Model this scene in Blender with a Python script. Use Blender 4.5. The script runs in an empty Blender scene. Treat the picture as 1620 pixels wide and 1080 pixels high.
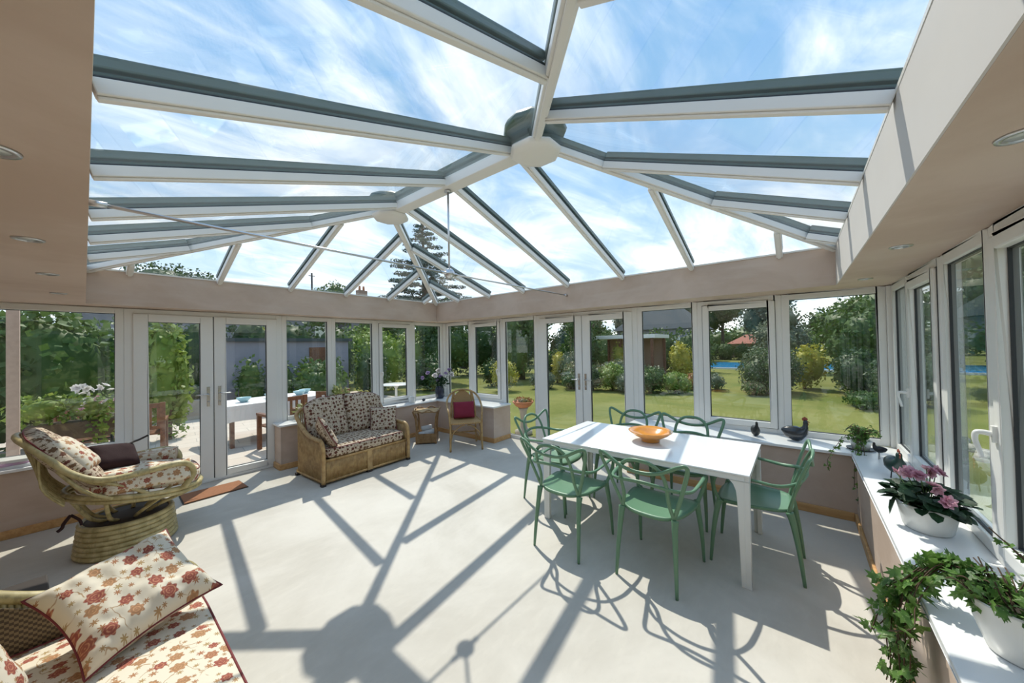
import bpy, bmesh, math, random
from math import sin, cos, pi, radians, sqrt
from mathutils import Vector, Matrix, Euler, noise
random.seed(7)
SC = bpy.context.scene
COL = SC.collection

# ------------------------------------------------------------------ camera
YAW, PIT, ROL, FPX, EYE = radians(39.263), radians(0.7354), radians(-1.0954), 553.31, 1.6
cam = bpy.data.objects.new('camera', bpy.data.cameras.new('camera'))
COL.objects.link(cam)
fw = Vector((cos(YAW)*cos(PIT), sin(YAW)*cos(PIT), sin(PIT)))
rt = fw.cross(Vector((0, 0, 1))).normalized(); up = rt.cross(fw)
r2 = cos(ROL)*rt + sin(ROL)*up; u2 = -sin(ROL)*rt + cos(ROL)*up
M = Matrix((r2, u2, -fw)).transposed().to_4x4(); M.translation = Vector((0, 0, EYE))
cam.matrix_world = M
cam.data.sensor_width = 36.0; cam.data.lens = 36.0*FPX/1620.0
cam.data.clip_start = 0.03; cam.data.clip_end = 400
SC.camera = cam

# ------------------------------------------------------------------ view
SC.view_settings.view_transform = 'Standard'
SC.view_settings.look = 'None'
SC.view_settings.gamma = 1.0
SC.view_settings.use_curve_mapping = False
SC.view_settings.exposure = 0.15

# ------------------------------------------------------------------ sun
SUNDIR = Vector((0.385, 0.48, 1.0)).normalized()
sl = bpy.data.lights.new('sun', 'SUN'); sl.energy = 4.3; sl.angle = radians(0.6); sl.color = (1.0, 0.93, 0.82)
so = bpy.data.objects.new('sun', sl); COL.objects.link(so)
so.rotation_euler = SUNDIR.to_track_quat('Z', 'Y').to_euler(); so.location = (8, 10, 20)

# ------------------------------------------------------------------ sky with cloud
W = bpy.data.worlds.new('sky'); SC.world = W; W.use_nodes = True
nt = W.node_tree; nt.nodes.clear(); N = nt.nodes; L = nt.links
def nd(t, **k):
    n = N.new(t)
    for a, b in k.items(): setattr(n, a, b)
    return n
def val(s, v): s.default_value = v
tc = nd('ShaderNodeTexCoord')
sep = nd('ShaderNodeSeparateXYZ'); L.new(tc.outputs['Generated'], sep.inputs[0])
def mth(op, a, b=None, clamp=False):
    m = nd('ShaderNodeMath', operation=op); m.use_clamp = clamp
    for i, q in enumerate((a, b)):
        if q is None: continue
        if isinstance(q, (int, float)): m.inputs[i].default_value = q
        else: L.new(q, m.inputs[i])
    return m.outputs[0]
zc = mth('MAXIMUM', sep.outputs[2], 0.0)
den = mth('ADD', zc, 0.12)
px_ = mth('DIVIDE', sep.outputs[0], den); py_ = mth('DIVIDE', sep.outputs[1], den)
cmb = nd('ShaderNodeCombineXYZ'); L.new(px_, cmb.inputs[0]); L.new(py_, cmb.inputs[1])
mp = nd('ShaderNodeMapping'); L.new(cmb.outputs[0], mp.inputs[0])
mp.inputs['Rotation'].default_value = (0, 0, radians(38)); mp.inputs['Scale'].default_value = (0.85, 1.7, 1)
n1 = nd('ShaderNodeTexNoise'); L.new(mp.outputs[0], n1.inputs['Vector'])
val(n1.inputs['Scale'], 1.25); val(n1.inputs['Detail'], 9); val(n1.inputs['Roughness'], 0.6); val(n1.inputs['Distortion'], 0.7)
n2 = nd('ShaderNodeTexNoise'); L.new(cmb.outputs[0], n2.inputs['Vector'])
val(n2.inputs['Scale'], 0.55); val(n2.inputs['Detail'], 3)
# closer to the sun and to the horizon the thin cloud is denser
dt = nd('ShaderNodeVectorMath', operation='DOT_PRODUCT'); L.new(tc.outputs['Generated'], dt.inputs[0]); dt.inputs[1].default_value = SUNDIR
near = mth('POWER', mth('MAXIMUM', dt.outputs['Value'], 0.0), 5.0)
hz = mth('POWER', mth('SUBTRACT', 1.0, zc), 3.0)
s1 = mth('ADD', mth('MULTIPLY', n1.outputs[0], 1.1), mth('MULTIPLY', n2.outputs[0], 0.6))
s2 = mth('ADD', s1, mth('ADD', mth('MULTIPLY', near, 0.24), mth('MULTIPLY', hz, 0.27)))
cl = nd('ShaderNodeMapRange'); L.new(s2, cl.inputs[0]); val(cl.inputs[1], 0.80); val(cl.inputs[2], 1.32); cl.interpolation_type = 'SMOOTHSTEP'
sky = nd('ShaderNodeMixRGB'); L.new(mth('POWER', mth('SUBTRACT', 1.0, zc), 2.2), sky.inputs[0])
sky.inputs[1].default_value = (0.135, 0.31, 0.56, 1); sky.inputs[2].default_value = (0.60, 0.73, 0.86, 1)
mx = nd('ShaderNodeMixRGB'); L.new(cl.outputs[0], mx.inputs[0]); L.new(sky.outputs[0], mx.inputs[1]); mx.inputs[2].default_value = (1.0, 0.985, 0.955, 1)
bg = nd('ShaderNodeBackground'); L.new(mx.outputs[0], bg.inputs[0]); val(bg.inputs[1], 1.55)
wo = nd('ShaderNodeOutputWorld'); L.new(bg.outputs[0], wo.inputs[0])

# ------------------------------------------------------------------ tags
def put(o, loc=None, rotz=None, rot=None):
    if loc is not None: o.location = loc
    if rotz is not None: o.rotation_euler = (0, 0, rotz)
    if rot is not None: o.rotation_euler = rot
    return o
def tag(o, label=None, cat=None, group=None, kind=None):
    if label: o['label'] = label
    if cat: o['category'] = cat
    if group: o['group'] = group
    if kind: o['kind'] = kind
    return o
def thing(name, label, cat, loc=(0, 0, 0), rotz=0, group=None, rot=None):
    o = bpy.data.objects.new(name, None); COL.objects.link(o)
    o.empty_display_size = 0.1
    put(o, loc, rotz)
    if rot: o.rotation_euler = rot
    return tag(o, label, cat, group)
def copy_tree(o, parent=None):
    c = o.copy(); COL.objects.link(c); c.parent = parent
    for ch in list(o.children): copy_tree(ch, c)
    return c

# ------------------------------------------------------------------ mesh builder
def crom(P, n=6, closed=False):
    """smooth curve through the points"""
    P = [Vector(p) for p in P]; out = []; m = len(P)
    rng = range(m) if closed else range(m-1)
    for i in rng:
        if closed: a, b, c, d = P[(i-1) % m], P[i], P[(i+1) % m], P[(i+2) % m]
        else: a, b, c, d = P[max(i-1, 0)], P[i], P[i+1], P[min(i+2, m-1)]
        for k in range(n):
            t = k/n
            out.append(0.5*((2*b)+(-a+c)*t+(2*a-5*b+4*c-d)*t*t+(-a+3*b-3*c+d)*t**3))
    if not closed: out.append(P[-1])
    return out
class MB:
    def __init__(s): s.v = []; s.f = []; s.sm = []
    def add(s, vs, fs, smooth=True):
        b = len(s.v); s.v += [tuple(v) for v in vs]
        s.f += [tuple(b+i for i in f) for f in fs]; s.sm += [smooth]*len(fs)
    def box(s, x0, y0, z0, x1, y1, z1):
        x0, x1 = min(x0, x1), max(x0, x1); y0, y1 = min(y0, y1), max(y0, y1); z0, z1 = min(z0, z1), max(z0, z1)
        s.add([(x0, y0, z0), (x1, y0, z0), (x1, y1, z0), (x0, y1, z0), (x0, y0, z1), (x1, y0, z1), (x1, y1, z1), (x0, y1, z1)],
              [(0, 3, 2, 1), (4, 5, 6, 7), (0, 1, 5, 4), (1, 2, 6, 5), (2, 3, 7, 6), (3, 0, 4, 7)], False); return s
    def bar(s, a, b, w, h, upv=(0, 0, 1), off=0.0):
        """rectangular bar from a to b; w across, h along up, off shifts along up"""
        a = Vector(a); b = Vector(b); d = (b-a).normalized(); u = Vector(upv)
        r = d.cross(u).normalized(); u = r.cross(d).normalized()
        vs = []
        for p in (a, b):
            for i, j in ((-1, -1), (1, -1), (1, 1), (-1, 1)):
                vs.append(p + r*(w/2*i) + u*(h/2*j+off))
        s.add(vs, [(0, 1, 2, 3), (7, 6, 5, 4), (0, 4, 5, 1), (1, 5, 6, 2), (2, 6, 7, 3), (3, 7, 4, 0)], False); return s
    def tube(s, P, r, n=8, closed=False, flat=1.0, flatv=None):
        """round tube; r a number or list; flat<1 squeezes along flatv"""
        P = [Vector(p) for p in P]; m = len(P)
        R = r if isinstance(r, (list, tuple)) else [r]*m
        if len(R) != m: R = [R[0]+(R[-1]-R[0])*i/(m-1) for i in range(m)]
        vs = []; prev = None
        for i, p in enumerate(P):
            if closed: t = P[(i+1) % m]-P[(i-1) % m]
            else: t = P[min(i+1, m-1)]-P[max(i-1, 0)]
            if t.length < 1e-9: t = Vector((0, 0, 1))
            t.normalize()
            if flatv is not None:
                u = Vector(flatv); u = (u-t*u.dot(t))
                u = u.normalized() if u.length > 1e-4 else (prev or t.orthogonal())
            elif prev is None: u = t.orthogonal().normalized()
            else:
                u = prev-t*prev.dot(t); u = u.normalized() if u.length > 1e-6 else t.orthogonal().normalized()
            prev = u; w = t.cross(u)
            for k in range(n):
                a = 2*pi*k/n; vs.append(p+u*(cos(a)*R[i]*flat)+w*(sin(a)*R[i]))
        fs = []
        for i in range(m if closed else m-1):
            j = (i+1) % m
            for k in range(n):
                l = (k+1) % n; fs.append((i*n+k, i*n+l, j*n+l, j*n+k))
        if not closed: fs.append(tuple(range(n-1, -1, -1))); fs.append(tuple((m-1)*n+k for k in range(n)))
        s.add(vs, fs); return s
    def lathe(s, prof, n=32, c=(0, 0, 0), sx=1.0, sy=1.0, seg=None):
        vs = []; c = Vector(c)
        for r, z in prof:
            for k in range(n):
                a = 2*pi*k/n; vs.append((c.x+cos(a)*r*sx, c.y+sin(a)*r*sy, c.z+z))
        fs = []
        for i in range(len(prof)-1):
            for k in range(n):
                l = (k+1) % n; fs.append((i*n+k, i*n+l, (i+1)*n+l, (i+1)*n+k))
        if prof[0][0] > 1e-5: fs.append(tuple(range(n-1, -1, -1)))
        if prof[-1][0] > 1e-5: fs.append(tuple((len(prof)-1)*n+k for k in range(n)))
        s.add(vs, fs); return s
    def ball(s, c, rx, ry=None, rz=None, n=16, m=10, fn=None):
        ry = rx if ry is None else ry; rz = rx if rz is None else rz; c = Vector(c); vs = []
        for i in range(m+1):
            th = pi*i/m
            for k in range(n):
                a = 2*pi*k/n; d = Vector((sin(th)*cos(a), sin(th)*sin(a), cos(th)))
                q = Vector((d.x*rx, d.y*ry, d.z*rz))
                if fn: q = q*fn(d)
                vs.append(c+q)
        fs = []
        for i in range(m):
            for k in range(n):
                l = (k+1) % n; fs.append((i*n+k, (i+1)*n+k, (i+1)*n+l, i*n+l))
        s.add(vs, fs); return s
    def poly(s, P, th, nrm):
        """flat polygon with thickness along nrm"""
        nrm = Vector(nrm).normalized()*th; P = [Vector(p) for p in P]; n = len(P)
        vs = P+[p+nrm for p in P]
        fs = [tuple(range(n-1, -1, -1)), tuple(range(n, 2*n))]+[(i, (i+1) % n, n+(i+1) % n, n+i) for i in range(n)]
        s.add(vs, fs, False); return s
    def xf(s, mat):
        s.v = [tuple(mat @ Vector(v)) for v in s.v]; return s
    def build(s, name, mat, parent=None, bevel=0.0, loc=None, rot=None, subd=0, uv=None):
        me = bpy.data.meshes.new(name); me.from_pydata(s.v, [], s.f); me.update()
        me.polygons.foreach_set('use_smooth', s.sm)
        bm = bmesh.new(); bm.from_mesh(me); bmesh.ops.remove_doubles(bm, verts=bm.verts, dist=1e-5) if len(s.v) < 60000 and uv is None else None
        if uv is None: bmesh.ops.recalc_face_normals(bm, faces=bm.faces)
        bm.to_mesh(me); bm.free()
        if uv is not None:
            lay = me.uv_layers.new(name='UVMap')
            for lp in me.loops: lay.data[lp.index].uv = uv[lp.vertex_index]
        o = bpy.data.objects.new(name, me); COL.objects.link(o); me.materials.append(mat)
        if parent: o.parent = parent
        if loc is not None: o.location = loc
        if rot is not None: o.rotation_euler = rot
        if bevel:
            b = o.modifiers.new('bevel', 'BEVEL'); b.width = bevel; b.segments = 2; b.limit_method = 'ANGLE'; b.angle_limit = radians(40)
        if subd:
            b = o.modifiers.new('sub', 'SUBSURF'); b.levels = subd; b.render_levels = subd
        return o
def bx(name, mat, parent, *b, bevel=0.0):
    return MB().box(*b).build(name, mat, parent, bevel)

# ------------------------------------------------------------------ materials
def newmat(name):
    m = bpy.data.materials.new(name); m.use_nodes = True; m.node_tree.nodes.clear(); return m
class G:
    """small node-graph helper"""
    def __init__(s, name): s.m = newmat(name); s.t = s.m.node_tree
    def n(s, t, ins=None, **k):
        x = s.t.nodes.new(t)
        for a, b in k.items(): setattr(x, a, b)
        for a, b in (ins or {}).items():
            if hasattr(b, 'is_output'): s.t.links.new(b, x.inputs[a])
            else: x.inputs[a].default_value = b
        return x
    def math(s, op, a, b=0.0, c=None, clamp=False):
        ins = {0: a, 1: b}
        if c is not None: ins[2] = c
        x = s.n('ShaderNodeMath', ins, operation=op); x.use_clamp = clamp; return x.outputs[0]
    def mix(s, f, a, b): return s.n('ShaderNodeMixRGB', {0: f, 1: a, 2: b}).outputs[0]
    def obj(s): return s.n('ShaderNodeTexCoord').outputs['Object']
    def geo(s): return s.n('ShaderNodeNewGeometry').outputs['Position']
    def map(s, v, sc=(1, 1, 1), rot=(0, 0, 0), loc=(0, 0, 0)):
        return s.n('ShaderNodeMapping', {0: v, 'Scale': sc, 'Rotation': rot, 'Location': loc}).outputs[0]
    def noise(s, v, scale, detail=4, rough=0.55, dist=0.0):
        return s.n('ShaderNodeTexNoise', {'Vector': v, 'Scale': scale, 'Detail': detail, 'Roughness': rough, 'Distortion': dist}).outputs[0]
    def ramp(s, f, stops):
        x = s.n('ShaderNodeValToRGB', {0: f}); e = x.color_ramp.elements
        while len(e) < len(stops): e.new(0.5)
        for q, (p, c) in zip(e, stops): q.position = p; q.color = (*c, 1) if len(c) == 3 else c
        return x.outputs[0]
    def rng(s, f, a, b, c=0.0, d=1.0, sm=True):
        x = s.n('ShaderNodeMapRange', {0: f, 1: a, 2: b, 3: c, 4: d}); x.interpolation_type = 'SMOOTHSTEP' if sm else 'LINEAR'; return x.outputs[0]
    def bump(s, h, st=0.2, d=0.01): return s.n('ShaderNodeBump', {'Height': h, 'Strength': st, 'Distance': d}).outputs[0]
    def out(s, color, rough=0.6, metal=0.0, bump=None, spec=0.5, coat=0.0, trans=None):
        ins = {'Base Color': color, 'Roughness': rough, 'Metallic': metal, 'Specular IOR Level': spec}
        if coat: ins['Coat Weight'] = coat
        if bump is not None: ins['Normal'] = bump
        p = s.n('ShaderNodeBsdfPrincipled', ins); o = p.outputs[0]
        if trans is not None:
            tr = s.n('ShaderNodeBsdfTranslucent', {'Color': trans[0]}); o = s.n('ShaderNodeMixShader', {0: trans[1], 1: o, 2: tr.outputs[0]}).outputs[0]
        s.n('ShaderNodeOutputMaterial', {0: o}); return s.m
def C4(c): return (c[0], c[1], c[2], 1.0)
def plain(name, c, rough=0.5, metal=0.0, spec=0.5, var=0.06, scale=8.0, bump=0.0, coat=0.0):
    g = G(name); f = g.noise(g.obj(), scale, 3)
    a = tuple(x*(1-var) for x in c); b = tuple(min(1, x*(1+var)) for x in c)
    col = g.mix(f, C4(a), C4(b))
    bp = g.bump(g.noise(g.obj(), scale*6, 4), bump, 0.005) if bump else None
    return g.out(col, rough, metal, bp, spec, coat)
def m_glass(name, tint, refl=1.0, dirt=0.0):
    g = G(name)
    tr = g.n('ShaderNodeBsdfTransparent', {'Color': C4(tint)})
    gl = g.n('ShaderNodeBsdfGlossy', {'Color': C4((0.9, 0.95, 0.95)), 'Roughness': 0.0})
    ge = g.n('ShaderNodeNewGeometry')
    co = g.math('ABSOLUTE', g.n('ShaderNodeVectorMath', {0: ge.outputs['Normal'], 1: ge.outputs['Incoming']}, operation='DOT_PRODUCT').outputs['Value'])
    f = g.math('ADD', 0.04, g.math('MULTIPLY', 0.96, g.math('POWER', g.math('SUBTRACT', 1.0, co, clamp=True), 5.0)))
    f = g.math('MULTIPLY', f, refl, clamp=True)
    s1 = g.n('ShaderNodeMixShader', {0: f, 1: tr.outputs[0], 2: gl.outputs[0]}).outputs[0]
    g.n('ShaderNodeOutputMaterial', {0: s1}); return g.m
MAT = {}
MAT['pvc'] = plain('white upvc', (0.80, 0.79, 0.76), 0.3, var=0.02)
MAT['roofwhite'] = plain('white roof bar', (0.80, 0.78, 0.74), 0.35, var=0.02)
MAT['gasket'] = plain('black rubber gasket', (0.03, 0.032, 0.035), 0.6)
MAT['cap'] = plain('grey green capping', (0.075, 0.115, 0.105), 0.35, var=0.25, scale=2.5)
MAT['winglass'] = m_glass('window glass', (0.965, 0.985, 0.97), 1.0)
MAT['roofglass'] = m_glass('blue tinted roof glass', (0.945, 0.968, 0.972), 0.7)
MAT['steel'] = plain('brushed steel', (0.62, 0.63, 0.65), 0.28, 1.0)
MAT['chrome'] = plain('satin chrome', (0.55, 0.55, 0.55), 0.2, 1.0)
def m_plaster():
    g = G('pink plaster'); p = g.geo()
    a = g.noise(g.map(p, (1, 1, 1.6)), 1.3, 6, 0.6, 0.4); b = g.noise(g.map(p, (0.5, 0.5, 4), (0.2, 0.5, 0.3)), 3.0, 5)
    col = g.mix(g.rng(a, 0.35, 0.65), C4((0.51, 0.385, 0.305)), C4((0.60, 0.475, 0.395)))
    col = g.mix(g.math('MULTIPLY', g.rng(b, 0.5, 0.75), 0.35), col, C4((0.63, 0.54, 0.47)))
    return g.out(col, 0.75, bump=g.bump(g.noise(p, 25, 5), 0.06, 0.01))
MAT['plaster'] = m_plaster()
def m_floor():
    g = G('pale screed floor'); p = g.geo()
    a = g.noise(p, 0.9, 6, 0.62, 0.6); b = g.noise(g.map(p, (1, 3, 1), (0, 0, 0.5)), 5.0, 6, 0.6); c = g.noise(p, 30, 4)
    col = g.mix(g.rng(a, 0.3, 0.7), C4((0.49, 0.455, 0.40)), C4((0.61, 0.575, 0.52)))
    col = g.mix(g.math('MULTIPLY', g.rng(b, 0.45, 0.75), 0.3), col, C4((0.64, 0.60, 0.53)))
    col = g.mix(g.math('MULTIPLY', g.rng(c, 0.5, 0.8), 0.12), col, C4((0.40, 0.37, 0.33)))
    return g.out(col, 0.7, bump=g.bump(b, 0.08, 0.01), spec=0.25)
MAT['floor'] = m_floor()
MAT['sunlit_tone'] = plain('pale skim plaster', (0.60, 0.57, 0.545), 0.7, var=0.05, scale=2.5)  # paler copy of the plaster, glancing sun put into the colour
def m_wood(name, c1, c2, sc=(12, 1, 12), rough=0.5):
    g = G(name); p = g.map(g.obj(), sc)
    f = g.noise(p, 2.0, 5, 0.6, 0.6)
    return g.out(g.mix(g.rng(f, 0.3, 0.7), C4(c1), C4(c2)), rough, bump=g.bump(f, 0.1, 0.004))
MAT['pine'] = m_wood('pine skirting', (0.50, 0.27, 0.10), (0.66, 0.40, 0.18))
def m_rattan(name, c1, c2):
    g = G(name); p = g.obj()
    f = g.noise(g.map(p, (6, 6, 6)), 3.0, 4); h = g.noise(g.map(p, (40, 40, 8)), 1.5, 3)
    col = g.mix(g.rng(f, 0.3, 0.7), C4(c1), C4(c2)); col = g.mix(g.math('MULTIPLY', g.rng(h, 0.55, 0.7), 0.4), col, C4(tuple(x*0.45 for x in c1)))
    return g.out(col, 0.42, bump=g.bump(h, 0.2, 0.003))
MAT['cane'] = m_rattan('honey cane', (0.34, 0.20, 0.075), (0.50, 0.33, 0.14))
MAT['palecane'] = m_rattan('pale greenish cane', (0.36, 0.29, 0.125), (0.56, 0.47, 0.24))
MAT['wicker'] = m_rattan('dark wicker', (0.24, 0.13, 0.05), (0.36, 0.21, 0.09))
def m_weave(name, c1, c2, sc=60):
    g = G(name); p = g.obj()
    w1 = g.n('ShaderNodeTexChecker', {'Vector': g.map(p, (1, 1, 1)), 'Scale': sc, 'Color1': C4(c1), 'Color2': C4(c2)})
    return g.out(w1.outputs[0], 0.55, bump=g.bump(w1.outputs[1], 0.4, 0.003))
MAT['weave'] = m_weave('woven cane', (0.34, 0.20, 0.08), (0.50, 0.33, 0.14))
MAT['darkweave'] = m_weave('open dark weave', (0.06, 0.04, 0.025), (0.22, 0.16, 0.09), 90)
MAT['footrub'] = plain('dark foot', (0.03, 0.02, 0.015), 0.6)
def m_floral(name, s=9.0, base=(0.70, 0.63, 0.51), dark=1.0):
    """cream cloth printed with red and tan flowers, leaves and stems"""
    g = G(name); uv = g.n('ShaderNodeTexCoord').outputs['UV']
    def flowers(sc, rad, wob, off, rings=True):
        p = g.n('ShaderNodeMapping', {0: uv, 'Scale': (sc, sc, sc), 'Location': (off, off*0.7, 0)}).outputs[0]
        v = g.n('ShaderNodeTexVoronoi', {'Vector': p, 'Scale': 1.0, 'Randomness': 0.62}, voronoi_dimensions='2D')
        d = g.n('ShaderNodeVectorMath', {0: p, 1: v.outputs['Position']}, operation='SUBTRACT').outputs[0]
        sp = g.n('ShaderNodeSeparateXYZ', {0: d}); an = g.math('ARCTAN2', sp.outputs[1], sp.outputs[0])
        rc = g.n('ShaderNodeSeparateXYZ', {0: v.outputs['Color']})
        an = g.math('ADD', an, g.math('MULTIPLY', rc.outputs[2], 6.0))
        pet = g.math('MULTIPLY', g.math('COSINE', g.math('MULTIPLY', an, 7.0)), wob)
        sz = g.math('ADD', g.math('MULTIPLY', rc.outputs[0], rad*0.5), rad*0.7)
        r = g.math('MULTIPLY', g.math('ADD', 1.0, pet), sz)
        mask = g.rng(g.math('DIVIDE', v.outputs['Distance'], r), 0.88, 1.04, 1.0, 0.0)
        inner = g.math('COSINE', g.math('MULTIPLY', v.outputs['Distance'], 52.0))
        inner = g.math('MULTIPLY', g.rng(inner, -0.2, 0.9), g.rng(g.noise(p, 9.0, 2), 0.35, 0.6))
        return mask, rc, inner
    m1, rc, inn = flowers(s, 0.30, 0.14, 0.0)
    red, tan = (0.29*dark, 0.085*dark, 0.065*dark), (0.36*dark, 0.20*dark, 0.105*dark)
    colf = g.mix(g.rng(rc.outputs[1], 0.45, 0.55), C4(red), C4(tan))
    colf = g.mix(g.math('MULTIPLY', inn, 0.45), colf, C4(tuple(min(1, x*2.2) for x in tan)))
    m2, rc2, _ = flowers(s*1.7, 0.19, 0.45, 3.3)
    coll = g.mix(rc2.outputs[1], C4((0.40*dark, 0.29*dark, 0.14*dark)), C4((0.38*dark, 0.17*dark, 0.09*dark)))
    p3 = g.n('ShaderNodeMapping', {0: uv, 'Scale': (s*0.75,)*3}).outputs[0]
    p3 = g.n('ShaderNodeVectorMath', {0: p3, 1: g.n('ShaderNodeTexNoise', {'Vector': p3, 'Scale': 1.5}).outputs[1]}, operation='ADD').outputs[0]
    ve = g.n('ShaderNodeTexVoronoi', {'Vector': p3, 'Scale': 1.0}, voronoi_dimensions='2D', feature='DISTANCE_TO_EDGE')
    stem = g.math('MULTIPLY', g.rng(ve.outputs['Distance'], 0.010, 0.026, 1.0, 0.0), g.rng(g.noise(p3, 1.3, 2), 0.48, 0.56))
    col = g.mix(stem, C4(base), C4((0.42*dark, 0.28*dark, 0.16*dark)))
    col = g.mix(m2, col, coll); col = g.mix(m1, col, colf)
    fine = g.noise(uv, 400, 2)
    return g.out(col, 0.85, bump=g.bump(fine, 0.1, 0.002), spec=0.2)
MAT['floral'] = m_floral('cream floral cloth', 13.0)
MAT['floral_small'] = m_floral('beige small flower cloth', 19.0, (0.54, 0.44, 0.33), 0.36)
MAT['piping'] = plain('dark red piping', (0.16, 0.018, 0.022), 0.7)
MAT['burgundy'] = plain('burgundy cloth', (0.22, 0.015, 0.04), 0.85, bump=0.3, scale=20)
MAT['maroon'] = plain('dark maroon cloth', (0.022, 0.004, 0.005), 0.9, bump=0.3, scale=20)  # maroon taken darker, with shade put into the colour
MAT['green'] = plain('sage green plastic', (0.125, 0.245, 0.145), 0.38, var=0.03)
MAT['tabletop'] = plain('glossy white top', (0.83, 0.85, 0.85), 0.18, var=0.01)
MAT['tablebase'] = plain('white painted metal', (0.74, 0.75, 0.72), 0.35, var=0.02)
MAT['orange'] = plain('amber glaze', (0.72, 0.30, 0.055), 0.15, var=0.25, scale=14, coat=0.5)
MAT['navy'] = plain('dark blue glaze', (0.012, 0.02, 0.045), 0.2, coat=0.3)
MAT['sillwhite'] = plain('white window board', (0.82, 0.82, 0.82), 0.22, var=0.01)
MAT['paper'] = plain('paper', (0.74, 0.74, 0.74), 0.7, var=0.12, scale=14)
MAT['blackmetal'] = plain('black iron', (0.012, 0.014, 0.015), 0.4)
MAT['bluehen'] = plain('dark slate glaze', (0.022, 0.028, 0.036), 0.25, var=0.3, coat=0.4)
MAT['redcomb'] = plain('dull red comb', (0.30, 0.07, 0.04), 0.5)
MAT['tealbird'] = plain('dark teal glaze', (0.010, 0.035, 0.030), 0.35)
MAT['whitepot'] = plain('white ceramic', (0.75, 0.75, 0.72), 0.22, var=0.02)
MAT['soil'] = plain('potting soil', (0.03, 0.022, 0.015), 0.9, bump=0.5, scale=30)
MAT['doormat'] = plain('coir mat', (0.34, 0.15, 0.075), 0.95, var=0.2, bump=0.8, scale=40)
MAT['lens'] = plain('lamp lens', (0.55, 0.58, 0.55), 0.15, var=0.1)
# ================================================================== room shell
ZC, ZT = 2.095, 2.44            # soffit and top of upstand
XB, YA, YC, XL = 4.30, 5.38, -0.286, 0.01      # inner faces of the roof upstand
XH = -0.62                       # house wall
# floor
MB().box(XH, -0.80, -0.10, 4.80, 5.80, 0.0).build('floor', MAT['floor'])['kind'] = 'structure'
bpy.data.objects['floor']['label'] = 'pale screed floor striped with roof bar shadows'
# ceiling : four plastered strips round the glass roof
cb = MB()
cb.box(XH, YA, ZC, 4.80, 5.80, ZT); cb.box(XB, YC, ZC, 4.80, YA, ZT)
cb.box(XH, -0.80, ZC, 4.80, YC, ZT); cb.box(XH, YC, ZC, XL, YA, ZT)
tag(cb.build('ceiling', MAT['plaster']), 'pinkish plaster soffit and upstand round the glass roof', kind='structure')
tag(MB().box(XL, YC, ZC+0.001, XB, YC+0.006, ZT).build('trim_6', MAT['sunlit_tone']), 'plaster upstand face in a paler sunlit tone along the right side of the roof', kind='structure')  # thin added facing that carries the sunlit colour of the upstand
# dwarf walls
def wallbox(name, label, boxes):
    b = MB()
    for q in boxes: b.box(*q)
    return tag(b.build(name, MAT['plaster']), label, kind='structure')
wallbox('wall_left', 'low plaster wall under the left windows', [(XH, 5.38, 0, 0.27, 5.72, 0.573), (1.77, 5.38, 0, 4.29, 5.72, 0.573), (1.66, 5.38, 0, 1.77, 5.62, 0.573)])
wallbox('wall_back', 'low plaster wall under the far right windows', [(4.29, 3.93, 0, 4.72, 5.72, 0.573), (4.29, -0.37, 0, 4.72, 1.67, 0.573)])
wallbox('wall_right', 'low plaster wall under the near right windows', [(XH, -0.74, 0, 4.72, -0.37, 0.573)])
wallbox('wall_front', 'plastered house wall behind the viewer', [(XH-0.12, -0.80, 0, XH, 5.80, ZT)])
def base(name, label, boxes):
    b = MB()
    for q in boxes: b.box(*q)
    return tag(b.build(name, MAT['pine'], bevel=0.004), label, kind='structure')
base('baseboard_left', 'pine skirting along the left low walls', [(XH, 5.362, 0, 0.27, 5.38, 0.075), (1.642, 5.362, 0, 4.272, 5.38, 0.075), (1.642, 5.38, 0, 1.66, 5.62, 0.075)])
base('baseboard_back', 'pine skirting along the far right low walls', [(4.272, 3.912, 0, 4.29, 5.362, 0.075), (4.29, 3.912, 0, 4.70, 3.93, 0.075), (4.272, -0.352, 0, 4.29, 1.688, 0.075)])
base('baseboard_right', 'pine skirting along the near right low wall', [(XH, -0.37, 0, 4.272, -0.352, 0.075)])
# window boards
def board(name, label, boxes):
    b = MB()
    for q in boxes: b.box(*q)
    return tag(b.build(name, MAT['sillwhite'], bevel=0.005), label, kind='structure')
board('trim_1', 'white window board on the left low wall running to the corner', [(1.64, 5.35, 0.573, 4.75, 5.655, 0.60), (4.26, 3.90, 0.573, 4.715, 5.35, 0.60)])
board('trim_2', 'white window board left of the patio doors', [(XH, 5.35, 0.573, 0.29, 5.655, 0.60)])
board('trim_3', 'white window board running along the far right wall and round to the near right wall',
      [(4.26, -0.345, 0.573, 4.715, 1.69, 0.60), (XH, -0.675, 0.573, 4.715, -0.345, 0.60)])

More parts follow.
